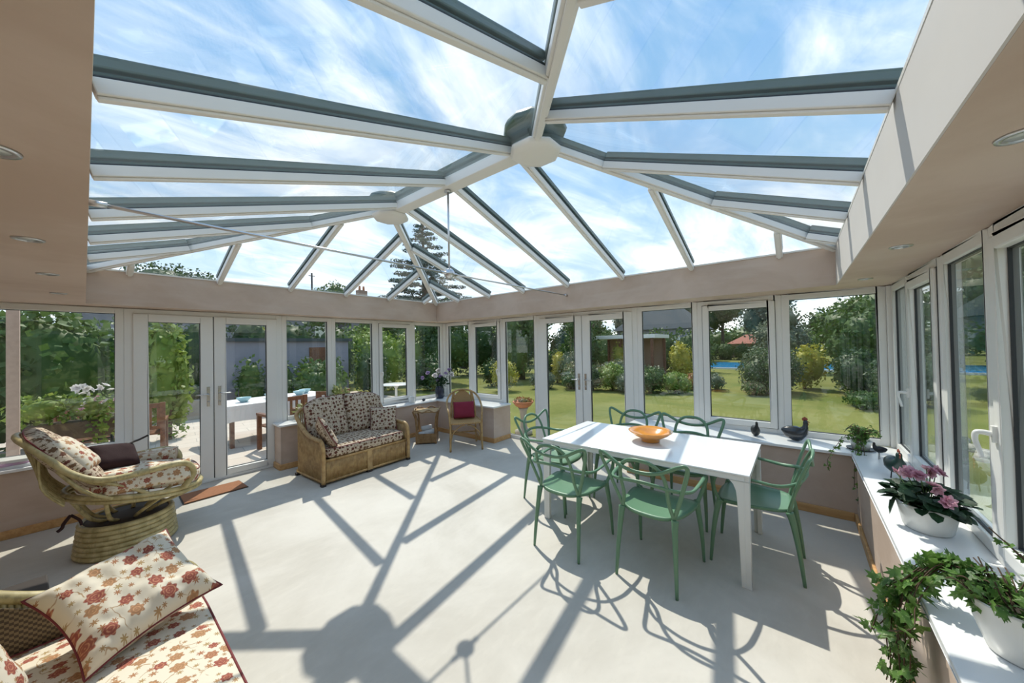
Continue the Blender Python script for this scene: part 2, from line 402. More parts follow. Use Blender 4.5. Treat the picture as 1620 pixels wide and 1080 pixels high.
# ================================================================== windows and doors
def wall_map(wall):
    if wall == 'A': return lambda u, z, d: (u, 5.65+d, z)
    if wall == 'B': return lambda u, z, d: (4.71+d, u, z)
    return lambda u, z, d: (u, -0.67-d, z)
def wbox(mb, f, u0, u1, z0, z1, d0, d1):
    a = f(u0, z0, d0); b = f(u1, z1, d1); mb.box(*a, *b)
def ring(mb, f, u0, u1, z0, z1, w, d0, d1, wb=None):
    wb = w if wb is None else wb
    wbox(mb, f, u0, u0+w, z0, z1, d0, d1); wbox(mb, f, u1-w, u1, z0, z1, d0, d1)
    wbox(mb, f, u0+w, u1-w, z1-w, z1, d0, d1); wbox(mb, f, u0+w, u1-w, z0, z0+wb, d0, d1)
NW = [0]
def handle(f, u, z, parent, side=1):
    """cranked white casement handle"""
    m = MB(); wbox(m, f, u-0.014, u+0.014, z-0.035, z+0.035, -0.032, -0.018)
    P = [f(u, z, -0.03), f(u, z+0.005, -0.055), f(u+side*0.004, z, -0.072), f(u+side*0.004, z-0.03, -0.075), f(u, z-0.07, -0.066), f(u-side*0.01, z-0.105, -0.060)]
    m.tube(crom(P, 5), [0.012, 0.008], 8)
    return m.build('window_handle', MAT['pvc'], parent)
def window(wall, u0, u1, z0, z1, sash=False, label=None, hside=None):
    NW[0] += 1; f = wall_map(wall)
    t = thing('window_%d' % NW[0], label, None); t['kind'] = 'structure'
    m = MB(); ring(m, f, u0, u1, z0, z1, 0.06, 0.0, 0.07)
    m.build('window_frame', MAT['pvc'], t, bevel=0.006)
    a = 0.06
    if sash:
        s = MB(); ring(s, f, u0+0.056, u1-0.056, z0+0.056, z1-0.056, 0.062, -0.018, 0.045)
        so_ = s.build('sash', MAT['pvc'], t, bevel=0.008); a = 0.118
        g2 = MB(); ring(g2, f, u0+0.0515, u1-0.0515, z0+0.0515, z1-0.0515, 0.006, -0.004, 0.03); g2.build('gasket', MAT['gasket'], t)
        if hside: handle(f, (u0+0.085) if hside == 'lo' else (u1-0.085), 1.18, so_)
    g = MB(); ring(g, f, u0+a-0.001, u1-a+0.001, z0+a-0.001, z1-a+0.001, 0.006, 0.018, 0.046); g.build('gasket', MAT['gasket'], t)
    p = MB(); wbox(p, f, u0+a-0.01, u1-a+0.01, z0+a-0.01, z1-a+0.01, 0.024, 0.042); p.build('pane', MAT['winglass'], t)
    return t
ZW0, ZW1 = 0.60, 2.09
window('A', -0.62, 0.27, ZW0, ZW1, label='wide fixed window left of the patio doors')
window('A', 1.77, 2.45, ZW0, ZW1, label='fixed window just right of the patio doors, behind the sofa')
window('A', 2.45, 3.19, ZW0, ZW1, label='second fixed window from the patio doors, behind the sofa')
window('A', 3.19, 3.93, ZW0, ZW1, True, 'opening window with a handle on the left wall', 'lo')
window('A', 3.93, 4.66, ZW0, ZW1, label='fixed window on the left wall beside the corner post')
window('B', 4.88, 5.60, ZW0, ZW1, label='narrow fixed window on the far right wall beside the corner post')
window('B', 4.07, 4.88, ZW0, ZW1, True, 'opening window on the far right wall above the rattan chair', 'lo')
window('B', 3.32, 4.07, 0.0, ZW1, label='full height fixed side window left of the garden doors')
window('B', 0.94, 1.67, ZW0, ZW1, label='fixed window just right of the garden doors')
window('B', 0.13, 0.94, ZW0, ZW1, True, 'opening window behind the small dark bird figure')
window('B', -0.64, 0.13, ZW0, ZW1, label='fixed window behind the dark hen and the trailing ivy')
for a, b, s, lb in ((4.09, 4.68, False, 'narrow fixed window at the far end of the right wall'), (3.26, 4.09, True, 'opening window at the far end of the right wall'),
                    (2.57, 3.26, False, 'fixed window of the right wall behind the pink cyclamen'), (1.75, 2.57, True, 'opening window of the right wall nearest the viewer'),
                    (1.05, 1.75, False, 'fixed window of the right wall beside the viewer'), (0.25, 1.05, True, 'opening window of the right wall beside the viewer'),
                    (-0.62, 0.25, False, 'last fixed window of the right wall behind the viewer')):
    window('C', a, b, ZW0, ZW1, s, lb, 'hi' if s else None)
# corner posts
def post(name, label, b): tag(bx(name, MAT['pvc'], None, *b, bevel=0.006), label, kind='structure')
post('trim_4', 'white corner post between left and far right walls', (4.66, 5.60, 0.60, 4.80, 5.74, 2.09))
post('trim_5', 'white corner post between far right and near right walls', (4.68, -0.76, 0.60, 4.80, -0.64, 2.09))
def doors(n, wall, u0, u1, label, cham=1):
    f = wall_map(wall); t = thing('door_%d' % n, label, None); t['kind'] = 'structure'
    m = MB(); wbox(m, f, u0, u0+0.07, 0, ZW1, 0, 0.07); wbox(m, f, u1-0.07, u1, 0, ZW1, 0, 0.07); wbox(m, f, u0+0.07, u1-0.07, ZW1-0.06, ZW1, 0, 0.07)
    wbox(m, f, u0+0.07, u1-0.07, 0, 0.035, -0.02, 0.09); m.build('door_frame', MAT['pvc'], t, bevel=0.006)
    mid = (u0+u1)/2
    for k, (a, b) in enumerate(((u0+0.066, mid-0.004), (mid+0.004, u1-0.066))):
        s = MB(); w1, w2 = 0.118, 0.118
        wbox(s, f, a, a+w1, 0.03, ZW1-0.055, -0.018, 0.045); wbox(s, f, b-w2, b, 0.03, ZW1-0.055, -0.018, 0.045)
        wbox(s, f, a+w1, b-w2, ZW1-0.055-0.085, ZW1-0.055, -0.018, 0.045); wbox(s, f, a+w1, b-w2, 0.03, 0.115, -0.018, 0.045)
        leaf = s.build('door_leaf', MAT['pvc'], t, bevel=0.008)
        g = MB(); ring(g, f, a+w1-0.001, b-w2+0.001, 0.114, ZW1-0.139, 0.006, 0.018, 0.046); g.build('gasket', MAT['gasket'], leaf)
        p = MB(); wbox(p, f, a+w1-0.01, b-w2+0.01, 0.105, ZW1-0.13, 0.024, 0.042); p.build('pane', MAT['winglass'], leaf)
        hu = (b-0.05) if k == 0 else (a+0.05); sg = -1 if k == 0 else 1
        h = MB(); wbox(h, f, hu-0.015, hu+0.015, 0.93, 1.17, -0.026, -0.016)
        h.tube([f(hu, 1.08, -0.024), f(hu, 1.08, -0.06)], 0.009, 8)
        h.tube(crom([f(hu, 1.08, -0.058), f(hu+sg*0.03, 1.08, -0.064), f(hu+sg*0.11, 1.078, -0.06)], 4), 0.008, 8)
        h.tube([f(hu, 0.985, -0.024), f(hu, 0.985, -0.036)], 0.010, 10)
        h.build('door_handle', MAT['chrome'], leaf)
    g = MB(); wbox(g, f, mid-0.0045, mid+0.0045, 0.03, ZW1-0.055, 0.0, 0.03); g.build('gasket', MAT['gasket'], t)
doors(1, 'A', 0.27, 1.77, 'white glazed patio double doors in the left wall')
doors(2, 'B', 1.67, 3.32, 'white glazed garden double doors in the far right wall')
# wall closing pieces beside the doors (frame extension over the dwarf wall ends)

# ================================================================== glass roof
H1, H2, XR = 1.50, 3.47, 2.155
ZE, ZR = 2.455, 3.155           # underside of the glass at eaves and ridge
roof = thing('glass_roof', 'white framed hipped glass roof over the whole room', 'glass roof', (XR, (H1+H2)/2, ZE))
o0 = Vector((XR, (H1+H2)/2, ZE))
def loc(p): return Vector(p)-o0
# eaves : (axis, fixed value)
def zt(t): return ZE+(ZR-ZE)*t
def tY(y): return 1.0 if H1 <= y <= H2 else ((y-YC)/(H1-YC) if y < H1 else (YA-y)/(YA-H2))
def tX(x): return (x-XL)/(XR-XL) if x < XR else (XB-x)/(XB-XR)
def pB(y, t): return (XB+(XR-XB)*t, y, zt(t))
def pH(y, t): return (XL+(XR-XL)*t, y, zt(t))
def pA(x, t): return (x, YA+(H2-YA)*t, zt(t))
def pC(x, t): return (x, YC+(H1-YC)*t, zt(t))
YS = [0.12, 0.90, 1.69, 2.48, 3.26, 3.98, 4.74]
XS = [0.30, 1.03, 1.79, 2.55, 3.28, 4.00]
HR = 0.050
def rafter(a, b, w=0.052, name='rafter'):
    a = loc(a); b = loc(b)
    m = MB().bar(a, b, w, HR, off=-HR/2); m.bar(a, b, w*0.55, 0.012, off=-HR-0.006)
    o = m.build(name, MAT['roofwhite'], roof, bevel=0.004)
    g = MB().bar(a, b, w*0.9, 0.006, off=0.003); g.build('gasket', MAT['gasket'], o)
    c = MB().bar(a, b, w*1.05, 0.040, off=0.014+0.022+0.012); c.bar(a, b, w*0.7, 0.014, off=0.014)
    c.build('rafter_cap', MAT['cap'], o, bevel=0.006)
for y in YS:
    for p in (pB, pH): rafter(p(y, 0.0), p(y, tY(y)-0.03))
for x in XS:
    for p in (pA, pC): rafter(p(x, 0.0), p(x, tX(x)-0.03))
for cx, cy, h in ((XB, YA, H2), (XL, YA, H2), (XB, YC, H1), (XL, YC, H1)):
    rafter((cx, cy, ZE), (XR, h, ZR), 0.066, 'hip_bar')
m = MB().bar(loc((XR, H1, ZR-0.045)), loc((XR, H2, ZR-0.045)), 0.13, 0.09); m.build('ridge_beam', MAT['roofwhite'], roof, bevel=0.006)
m = MB().bar(loc((XR, H1-0.1, ZR+0.06)), loc((XR, H2+0.1, ZR+0.06)), 0.17, 0.05); m.bar(loc((XR, H1, ZR+0.025)), loc((XR, H2, ZR+0.025)), 0.10, 0.04)
m.build('ridge_cap', MAT['cap'], roof, bevel=0.01)
for h in (H1, H2):
    c = loc((XR, h, ZR-0.115))
    m = MB(); prof = [(0.0, -0.022), (0.12, -0.020), (0.175, -0.012), (0.195, 0.0), (0.20, 0.02), (0.195, 0.035), (0.0, 0.036)]
    m.lathe(prof, 8, c); m.xf(Matrix.Translation(c) @ Matrix.Rotation(radians(22.5), 4, 'Z') @ Matrix.Translation(-c)); m.build('hub', MAT['roofwhite'], roof, bevel=0.02)
    m = MB().lathe([(0.0, 0.0), (0.23, 0.0), (0.24, 0.03), (0.22, 0.07), (0.0, 0.10)], 12, loc((XR, h, ZR+0.03))); m.build('hub_cap', MAT['cap'], roof)
# panes
def bays(vals, lo, hi): 
    v = [lo]+list(vals)+[hi]; return list(zip(v[:-1], v[1:]))
for p, T, lst, lo, hi, brk in ((pB, tY, YS, YC, YA, (H1, H2)), (pH, tY, YS, YC, YA, (H1, H2)), (pA, tX, XS, XL, XB, (XR,)), (pC, tX, XS, XL, XB, (XR,))):
    for a, b in bays(lst, lo, hi):
        us = [a]+[q for q in brk if a < q < b]+[b]
        P = [p(a, 0), p(b, 0)]+[p(u, T(u)) for u in reversed(us) if T(u) > 1e-3]
        P = [loc(q)+Vector((0, 0, 0.002)) for q in P]
        n = (P[1]-P[0]).cross(P[2]-P[0]).normalized()
        if n.z < 0: n = -n
        MB().poly(P, 0.012, n).build('roof_pane', MAT['roofglass'], roof)
# white eaves rail on top of the upstand
m = MB()
for a, b in (((XB+0.02, YC, 2.449), (XB+0.02, YA, 2.449)), ((XL-0.02, YC, 2.449), (XL-0.02, YA, 2.449)), ((XL, YA+0.02, 2.449), (XB, YA+0.02, 2.449)), ((XL, YC-0.02, 2.449), (XB, YC-0.02, 2.449))):
    m.bar(loc(a), loc(b), 0.056, 0.016)
m.build('eaves_rail', MAT['roofwhite'], roof)
# tie bar, hanger and boss
yb, zb = 2.50, 2.285
m = MB().tube([loc((XR, yb, ZR-0.09)), loc((XR, yb, zb+0.03))], 0.009, 10)
m.lathe([(0.0, 0.0), (0.035, 0.002), (0.03, 0.015), (0.0, 0.02)], 16, loc((XR, yb, ZR-0.11))); m.build('hanger_rod', MAT['steel'], roof)
m = MB().ball(loc((XR, yb, zb)), 0.05, 0.05, 0.05, 20, 14); m.tube([loc((XR-0.09, yb, zb)), loc((XR+0.09, yb, zb))], 0.015, 10); m.build('tie_boss', MAT['steel'], roof)
for x in (XL+0.0, XB):
    m = MB().tube([loc((XR, yb, zb)), loc((x, yb, zb+0.01))], 0.0085, 10)
    s = 1 if x > XR else -1
    m.tube([loc((x-s*0.06, yb, zb+0.01)), loc((x, yb, zb+0.01))], 0.015, 10); m.build('tie_rod', MAT['steel'], roof)

# recessed downlights
dl = None
for k, (x, y, lb) in enumerate(((1.46, -0.44, 'recessed round downlight in the right soffit nearest the viewer'), (2.78, -0.44, 'middle recessed downlight of the three in the right soffit'), (4.06, -0.44, 'recessed downlight in the right soffit by the far window corner'),
                  (-0.14, 1.48, 'recessed downlight in the left soffit at the photo edge'), (-0.15, 2.53, 'second recessed downlight along the left soffit'), (-0.14, 3.54, 'third recessed downlight along the left soffit'), (-0.13, 4.6, 'farthest recessed downlight in the left soffit'))):
    t = thing('downlight', lb, 'downlight', (x, y, ZC), 0, 'recessed downlights')
    MB().lathe([(0.030, -0.001), (0.032, -0.006), (0.044, -0.005), (0.046, 0.0)], 24).build('bezel', MAT['steel'], t)
    MB().lathe([(0.0, -0.0015), (0.031, -0.002), (0.031, 0.0)], 20).build('lens', MAT['lens'], t)
# ================================================================== cloth shapes
def cushion(name, mat, parent, w, h, t, n=22, pinch=0.06, warp=None, loc=None, rot=None, piping=None, uvs=1.0, uvo=(0, 0), wr=0.004, ends=0.5, seed=0, piname='piping'):
    """scatter cushion in its x/y plane; puffed, corners pulled out to points, seam round the edge"""
    vs, fs, uv = [], [], []
    def pt(u, v, sgn):
        x = u*w/2*(1-pinch*(1-v*v)**1*0.9*abs(u)**3); y = v*h/2*(1-pinch*(1-u*u)*0.9*abs(v)**3)
        if warp: x, y = warp(x, y, u, v)
        z = sgn*t/2*((1-u**4)**ends)*((1-v**4)**ends)
        k = noise.noise(Vector((x*9+seed, y*9, sgn*3.0+seed)))*wr*2
        k += noise.noise(Vector((x*26+seed, y*26, sgn*5.0)))*wr*0.7
        edge = (1-u**8)*(1-v**8)
        return (x, y, z+k*edge)
    idx = {}
    for s in (1, -1):
        for i in range(n+1):
            for j in range(n+1):
                u = -1+2*i/n; v = -1+2*j/n
                u = math.copysign(abs(u)**0.8, u); v = math.copysign(abs(v)**0.8, v)
                bd = i in (0, n) or j in (0, n)
                key = (i, j, 0 if bd else s)
                if key not in idx:
                    idx[key] = len(vs); p = pt(u, v, s if not bd else 0); vs.append(p)
                    uv.append(((p[0]+uvo[0])*uvs, (p[1]+uvo[1]+(0.37 if s < 0 else 0))*uvs))
        for i in range(n):
            for j in range(n):
                q = []
                for a, b in ((i, j), (i+1, j), (i+1, j+1), (i, j+1)):
                    bd = a in (0, n) or b in (0, n); q.append(idx[(a, b, 0 if bd else s)])
                fs.append(tuple(q if s > 0 else q[::-1]))
    m = MB(); m.add(vs, fs); o = m.build(name, mat, parent, loc=loc, rot=rot, uv=uv)
    if piping:
        P = [vs[idx[(i, 0, 0)]] for i in range(n)]+[vs[idx[(n, j, 0)]] for j in range(n)]+[vs[idx[(i, n, 0)]] for i in range(n, 0, -1)]+[vs[idx[(0, j, 0)]] for j in range(n, 0, -1)]
        MB().tube(P, 0.0045, 6, closed=True).build(piname, MAT[piping], o)
    return o
def boxcushion(name, mat, parent, w, d, h, rnd=0.14, crown=0.02, loc=None, rot=None, piping=None, uvs=1.0, seed=0, n=20, outline=None):
    """box cushion: superellipse plan, rounded rim, crowned top; x=w y=d z=h"""
    vs, fs, uv = [], [], []
    K = 64; e = 2/(rnd if rnd else 0.1)
    def plan(a):
        c, s = cos(a), sin(a); p = 2.0/max(2.0, 2+10*(1-rnd*4))
        x = math.copysign(abs(c)**p, c)*w/2; y = math.copysign(abs(s)**p, s)*d/2
        if outline: x, y = outline(x, y)
        return x, y
    prof = [(0.0, -h/2), (0.5, -h/2), (0.88, -h/2), (0.965, -h/2*0.86), (0.99, -h/2*0.62), (1.0, 0), (0.99, h/2*0.62), (0.965, h/2*0.86), (0.88, h/2), (0.7, h/2+crown*0.45), (0.45, h/2+crown*0.8), (0.2, h/2+crown), (0.0, h/2+crown)]
    for r, z in prof:
        for k in range(K):
            x, y = plan(2*pi*k/K); kk = noise.noise(Vector((x*r*7+seed, y*r*7, z*4)))*0.008*(1 if z > 0 else 0)
            vs.append((x*r, y*r, z+kk))
            if abs(r) < 0.9: uv.append((x*r*uvs, y*r*uvs))
            else:
                an = 2*pi*k/K; L_ = (x*r, y*r)
                if abs(x)/w > abs(y)/d: uv.append(((x*r+math.copysign(1, x)*(h/2-z))*uvs, y*r*uvs))
                else: uv.append((x*r*uvs, (y*r+math.copysign(1, y)*(h/2-z))*uvs))
    for i in range(len(prof)-1):
        for k in range(K):
            l = (k+1) % K; fs.append((i*K+k, i*K+l, (i+1)*K+l, (i+1)*K+k))
    m = MB(); m.add(vs, fs); o = m.build(name, mat, parent, loc=loc, rot=rot, uv=uv)
    if piping:
        for i in (7,):
            MB().tube([vs[i*K+k] for k in range(K)], 0.0045, 6, closed=True).build('piping', MAT[piping], o)
    return o

# ================================================================== dining table
tb = thing('dining_table', 'long white dining table with the amber bowl on top', 'table', (3.155, 1.065, 0))
def slab(x0, y0, z0, x1, y1, z1): return MB().box(x0, y0, z0, x1, y1, z1)
slab(-0.45, -0.805, 0.722, 0.45, 0.805, 0.735).build('tabletop', MAT['tabletop'], tb, bevel=0.003)
m = MB(); m.box(-0.445, -0.80, 0.688, 0.445, -0.775, 0.7215); m.box(-0.445, 0.775, 0.688, 0.445, 0.80, 0.7215); m.box(-0.445, -0.775, 0.688, -0.42, 0.775, 0.7215); m.box(0.42, -0.775, 0.688, 0.445, 0.775, 0.7215)
m.build('apron', MAT['tablebase'], tb, bevel=0.003)
for sx in (-1, 1):
    for sy in (-1, 1):
        # blade leg, broad at the top with a curved shoulder
        pf = [(0, 0), (0.055, 0), (0.068, 0.55), (0.074, 0.62), (0.088, 0.66), (0.112, 0.688), (0, 0.688)]
        m = MB(); P = [(sx*(0.445-a), sy*0.80, z) for a, z in pf]
        m.poly(P, 0.030, (0, -sy, 0))
        P = [(sx*0.445, sy*(0.80-a), z) for a, z in pf]
        m.poly(P, 0.030, (-sx, 0, 0)); m.build('leg', MAT['tablebase'], tb, bevel=0.003)
# bowl
bw = thing('bowl', 'amber glazed flared bowl on the white table', 'bowl', (3.17, 1.03, 0.736))
MB().lathe([(0.0, 0.0), (0.072, 0.0), (0.078, 0.006), (0.075, 0.018), (0.10, 0.035), (0.150, 0.062), (0.178, 0.086), (0.184, 0.094), (0.180, 0.096), (0.150, 0.072), (0.10, 0.045), (0.05, 0.028), (0.0, 0.025)], 48).build('bowl_body', MAT['orange'], bw)

# ================================================================== green chairs
def make_chair(label, loc_, rz):
    t = thing('dining_chair', label, 'chair', loc_, rz, 'green moulded chairs at the white table')
    g = MAT['green']
    # seat shell
    m = MB(); nu, nv = 14, 14; vs = []; fs = []
    for s in (0, 1):
        for i in range(nu+1):
            for j in range(nv+1):
                u = i/nu; v = -1+2*j/nv; x = -0.215+0.455*u
                hw = 0.178+0.055*sin(u*pi*0.62)
                rr = 1-0.35*max(0, (u-0.8)/0.2)**2*0.5-0.3*max(0, (0.2-u)/0.2)**2*0.5
                x2 = x-0.03*abs(v)**3*(u > 0.5)*(u-0.5)*2+0.03*abs(v)**3*(1 if u < 0.3 else 0)*(0.3-u)/0.3
                z = 0.455-0.018*(1-v*v)*sin(pi*min(1, u*1.1))+0.012*abs(v)**4-0.012*max(0, (u-0.85)/0.15)-(0.022 if s else 0)
                vs.append((x2, v*hw*rr, z))
    K = (nu+1)*(nv+1)
    for i in range(nu):
        for j in range(nv):
            a = i*(nv+1)+j; fs.append((a, a+nv+1, a+nv+2, a+1)); fs.append((K+a, K+a+1, K+a+nv+2, K+a+nv+1))
    rim = [i*(nv+1) for i in range(nu+1)]+[nu*(nv+1)+j for j in range(1, nv+1)]+[i*(nv+1)+nv for i in range(nu-1, -1, -1)]+[j for j in range(nv-1, 0, -1)]
    for a, b in zip(rim, rim[1:]+rim[:1]): fs.append((b, a, K+a, K+b))
    m.add(vs, fs); m.build('seat', g, t)
    for s in (-1, 1):
        MB().tube(crom([(-0.262, s*0.198, 0), (-0.240, s*0.190, 0.20), (-0.212, s*0.180, 0.38), (-0.192, s*0.178, 0.455)], 5), [0.0095, 0.0235], 10).build('leg', g, t)
        MB().tube(crom([(0.270, s*0.232, 0), (0.252, s*0.226, 0.20), (0.226, s*0.212, 0.38), (0.205, s*0.208, 0.455)], 5), [0.0095, 0.0235], 10).build('leg', g, t)
    def mir(P): return P+[(x, -y, z) for x, y, z in reversed(P[:-1])]
    A = mir([(0.205, 0.210, 0.44), (0.232, 0.238, 0.52), (0.232, 0.262, 0.60), (0.195, 0.275, 0.655), (0.10, 0.283, 0.668), (-0.03, 0.280, 0.655), (-0.15, 0.262, 0.645), (-0.245, 0.19, 0.665), (-0.283, 0.08, 0.685), (-0.290, 0, 0.690)])
    B = mir([(-0.185, 0.165, 0.445), (-0.212, 0.205, 0.56), (-0.248, 0.250, 0.70), (-0.285, 0.283, 0.81), (-0.302, 0.278, 0.848), (-0.310, 0.235, 0.838), (-0.318, 0.12, 0.780), (-0.318, 0, 0.762)])
    Cc = mir([(-0.190, 0.175, 0.445), (-0.218, 0.150, 0.56), (-0.262, 0.152, 0.68), (-0.296, 0.135, 0.77), (-0.318, 0.08, 0.826), (-0.324, 0, 0.840)])
    for nm, P in (('armrest_band', A), ('backrest_band', B), ('backrest_band', Cc)):
        MB().tube(crom(P, 5), 0.0135, 8, flat=0.72, flatv=(1, 0, 0.3)).build(nm, g, t)
    return t
LBL = ['sage green moulded chair on the near long side, closer to the sofa', 'sage green moulded chair on the near long side, closer to the right windows',
       'sage green moulded chair at the table end by the garden doors', 'sage green moulded chair at the table end beside the black hens',
       'sage green moulded chair on the far long side, left of the bowl', 'sage green moulded chair on the far long side, right of the bowl']
ch0 = make_chair(LBL[0], (2.545, 1.475, 0), 0)
for lb, l, rz in ((LBL[1], (2.60, 0.808, 0), radians(-2)), (LBL[2], (3.12, 2.0, 0), radians(-91)), (LBL[3], (3.15, 0.262, 0), radians(90)),
                  (LBL[4], (3.64, 1.455, 0), radians(180)), (LBL[5], (3.60, 0.86, 0), radians(179))):
    c = copy_tree(ch0); c.location = l; c.rotation_euler = (0, 0, rz); c['label'] = lb

# ================================================================== cane settee
def slats(m, a, b, z0, z1, n, r=0.0085):
    """row of upright canes from a to b in plan; z0/z1 may be functions of t"""
    for i in range(n):
        t = (i+0.5)/n; x = a[0]+(b[0]-a[0])*t; y = a[1]+(b[1]-a[1])*t
        za = z0(t) if callable(z0) else z0; zb = z1(t) if callable(z1) else z1
        m.tube([(x, y, za), (x, y, zb)], r, 6)
def make_settee(label, loc_, rz, floral, W_=1.18, D_=0.72, cane='cane', backs=True, group=None):
    t = thing('cane_settee', label, 'sofa', loc_, rz, group)
    cm = MAT[cane]; w = W_/2; yf, yb_ = -D_/2, D_/2
    # plinth front
    m = MB(); slats(m, (-w+0.04, yf+0.02), (-0.03, yf+0.02), 0.045, 0.275, 34); slats(m, (0.03, yf+0.02), (w-0.04, yf+0.02), 0.045, 0.275, 34)
    m.build('front_panel', cm, t)
    m = MB(); 
    for z in (0.04, 0.285): m.tube([(-w, yf+0.02, z), (w, yf+0.02, z)], 0.017, 8)
    m.box(-0.035, yf+0.0, 0.03, 0.035, yf+0.03, 0.29); m.box(-w+0.01, yf+0.03, 0.25, w-0.01, yb_-0.02, 0.28)
    m.build('front_rail', cm, t)
    sideprof = [(yf, 0.03), (yf-0.005, 0.30), (yf+0.005, 0.44), (yf+0.06, 0.515), (yf+0.18, 0.525), (yf+0.36, 0.545), (yf+0.50, 0.595), (yb_-0.08, 0.68), (yb_, 0.765)]
    def ztop(y):
        pr = [(a, b) for a, b in sideprof[2:]]
        for (a, b), (c, d) in zip(pr, pr[1:]):
            if a <= y <= c: return b+(d-b)*(y-a)/(c-a)
        return pr[-1][1] if y > pr[-1][0] else pr[0][1]
    for s in (-1, 1):
        m = MB()
        slats(m, (s*(w-0.01), yf+0.03), (s*(w-0.01), yb_-0.02), 0.045, lambda q: ztop(yf+0.03+(D_-0.05)*q)-0.01, 40)
        m.tube([(s*(w-0.01), yf, 0.04), (s*(w-0.01), yb_, 0.04)], 0.017, 8)
        m.build('side_panel', cm, t)
        if not backs: m = MB(); P = [(s*(w-0.032), yf+0.03, 0.10), (s*(w-0.032), yb_-0.03, 0.10)]+[(s*(w-0.032), yb_-0.03-(D_-0.06)*q/8, ztop(yb_-0.03-(D_-0.06)*q/8)-0.03) for q in range(9)]; m.poly(P, 0.006, (-s, 0, 0)); m.build('inner_panel', MAT['darkweave'], t)
        MB().tube(crom([(s*w, y, z) for y, z in sideprof]+[(s*(w-0.06), yb_+0.03, 0.815)], 5), 0.024, 10).build('arm_rail', cm, t)
        for y in (yf+0.01, yb_-0.03): bx('foot', MAT['footrub'], t, s*w-0.025, y-0.025, 0, s*w+0.025, y+0.025, 0.03)
    bx('foot', MAT['footrub'], t, -0.03, yf, 0, 0.03, yf+0.04, 0.03)
    top = [(-w+0.06, yb_+0.03, 0.815), (-w*0.62, yb_+0.05, 0.84), (-w*0.3, yb_+0.05, 0.855), (0, yb_+0.05, 0.86), (w*0.3, yb_+0.05, 0.855), (w*0.62, yb_+0.05, 0.84), (w-0.06, yb_+0.03, 0.815)]
    m = MB().tube(crom(top, 5), 0.024, 10); slats(m, (-w+0.05, yb_+0.02), (w-0.05, yb_+0.02), 0.06, lambda q: 0.80+0.05*sin(pi*q), 46)
    m.tube([(-w, yb_, 0.05), (w, yb_, 0.05)], 0.017, 8)
    m.build('back_frame', cm, t)
    boxcushion('seat_cushion', MAT[floral], t, W_-0.07, D_-0.02, 0.125, loc=(0, -0.015, 0.365), rnd=0.05, crown=0.025, piping='piping', seed=3)
    if backs:
        for s in (-1, 1):
            def wp(x, y, u, v, s=s):
                k = max(0.0, u*s)
                if v > 0: y -= 0.10*k**2.2*v**1.2
                return x, y
            cushion('back_cushion', MAT[floral], t, (W_-0.08)/2, 0.56, 0.17, pinch=0.02, warp=wp, loc=(s*(W_-0.10)/4, yb_-0.125, 0.695), rot=(radians(74), 0, radians(-4*s)), piping='piping', uvo=(s*0.8, 0), ends=0.42, seed=s*4)
    return t
settee = make_settee('cane two-seat settee with flowered back cushions in front of the left windows', (2.335, 4.70, 0), radians(2.5), 'floral_small')
c_, s_ = cos(radians(2.5)), sin(radians(2.5))
def onset(x, y, z): return (2.335+x*c_-y*s_, 4.70+x*s_+y*c_, z)
o = cushion('scatter_cushion', MAT['floral_small'], None, 0.40, 0.40, 0.12, piping='piping', uvo=(2, 1)); o.location = onset(-0.465, -0.17, 0.565); o.rotation_euler = Euler((radians(62), radians(20), radians(72)))
tag(o, 'flowered cushion leaning on the left arm of the far settee', 'cushion', 'scatter cushions')
o = cushion('scatter_cushion', MAT['floral_small'], None, 0.36, 0.36, 0.12, piping='piping', uvo=(3, 1)); o.location = onset(0.42, -0.02, 0.575); o.rotation_euler = Euler((radians(66), 0, radians(-30)))
tag(o, 'flowered cushion leaning on the right arm of the far settee', 'cushion', 'scatter cushions')

# foreground settee, faces +x
fs_ = make_settee('cane settee with cream flowered seat at the lower left edge', (0.01, 1.76, 0), radians(90), 'floral', W_=1.42, D_=0.72, cane='palecane', backs=False)
pil = cushion('scatter_cushion', MAT['floral'], None, 0.43, 0.42, 0.18, pinch=0.15, piping='piping', uvo=(0.15, 0.3), wr=0.016, n=40, ends=0.6, seed=5)
tag(pil, 'large cream cushion with red flowers propped on the near settee arm', 'cushion', 'scatter cushions')
pil.matrix_world = Matrix.Identity(4)
pil2 = cushion('scatter_cushion', MAT['floral'], None, 0.46, 0.42, 0.18, pinch=0.05, piping='piping', uvo=(1.15, 0.9), wr=0.006, n=28, ends=0.45, seed=9)
tag(pil2, 'cream flowered cushion cut off by the lower left photo corner', 'cushion', 'scatter cushions')
def orient(o, c, xa, ya):
    """place with local x along xa and local y along ya"""
    x = Vector(xa).normalized(); y = Vector(ya); y = (y-x*y.dot(x)).normalized(); z = x.cross(y)
    R_ = Matrix((x, y, z)).transposed().to_4x4(); R_.translation = Vector(c); o.matrix_world = R_
    o.location = R_.to_translation(); o.rotation_euler = R_.to_euler()
orient(pil, (0.125, 2.18, 0.60), (0.34, 0.12, 0.05), (-0.13, 0.33, 0.21))
orient(pil2, (-0.275, 1.86, 0.62), (0.25, 1.0, 0.10), (-0.35, 0.05, 0.95))

# black case behind the near settee
bc = thing('storage_case', 'flat topped black case behind the near settee arm', 'case', (-0.26, 2.93, 0), radians(4))
m = MB().box(-0.14, -0.12, 0.012, 0.14, 0.12, 0.42); m.build('case_body', MAT['footrub'], bc, bevel=0.006)
m = MB().box(-0.145, -0.125, 0.42, 0.145, 0.125, 0.455); m.build('lid', MAT['footrub'], bc, bevel=0.005)
for a in (-0.11, 0.11):
    for b in (-0.09, 0.09): bx('foot', MAT['footrub'], bc, a-0.015, b-0.015, 0, a+0.015, b+0.015, 0.014)

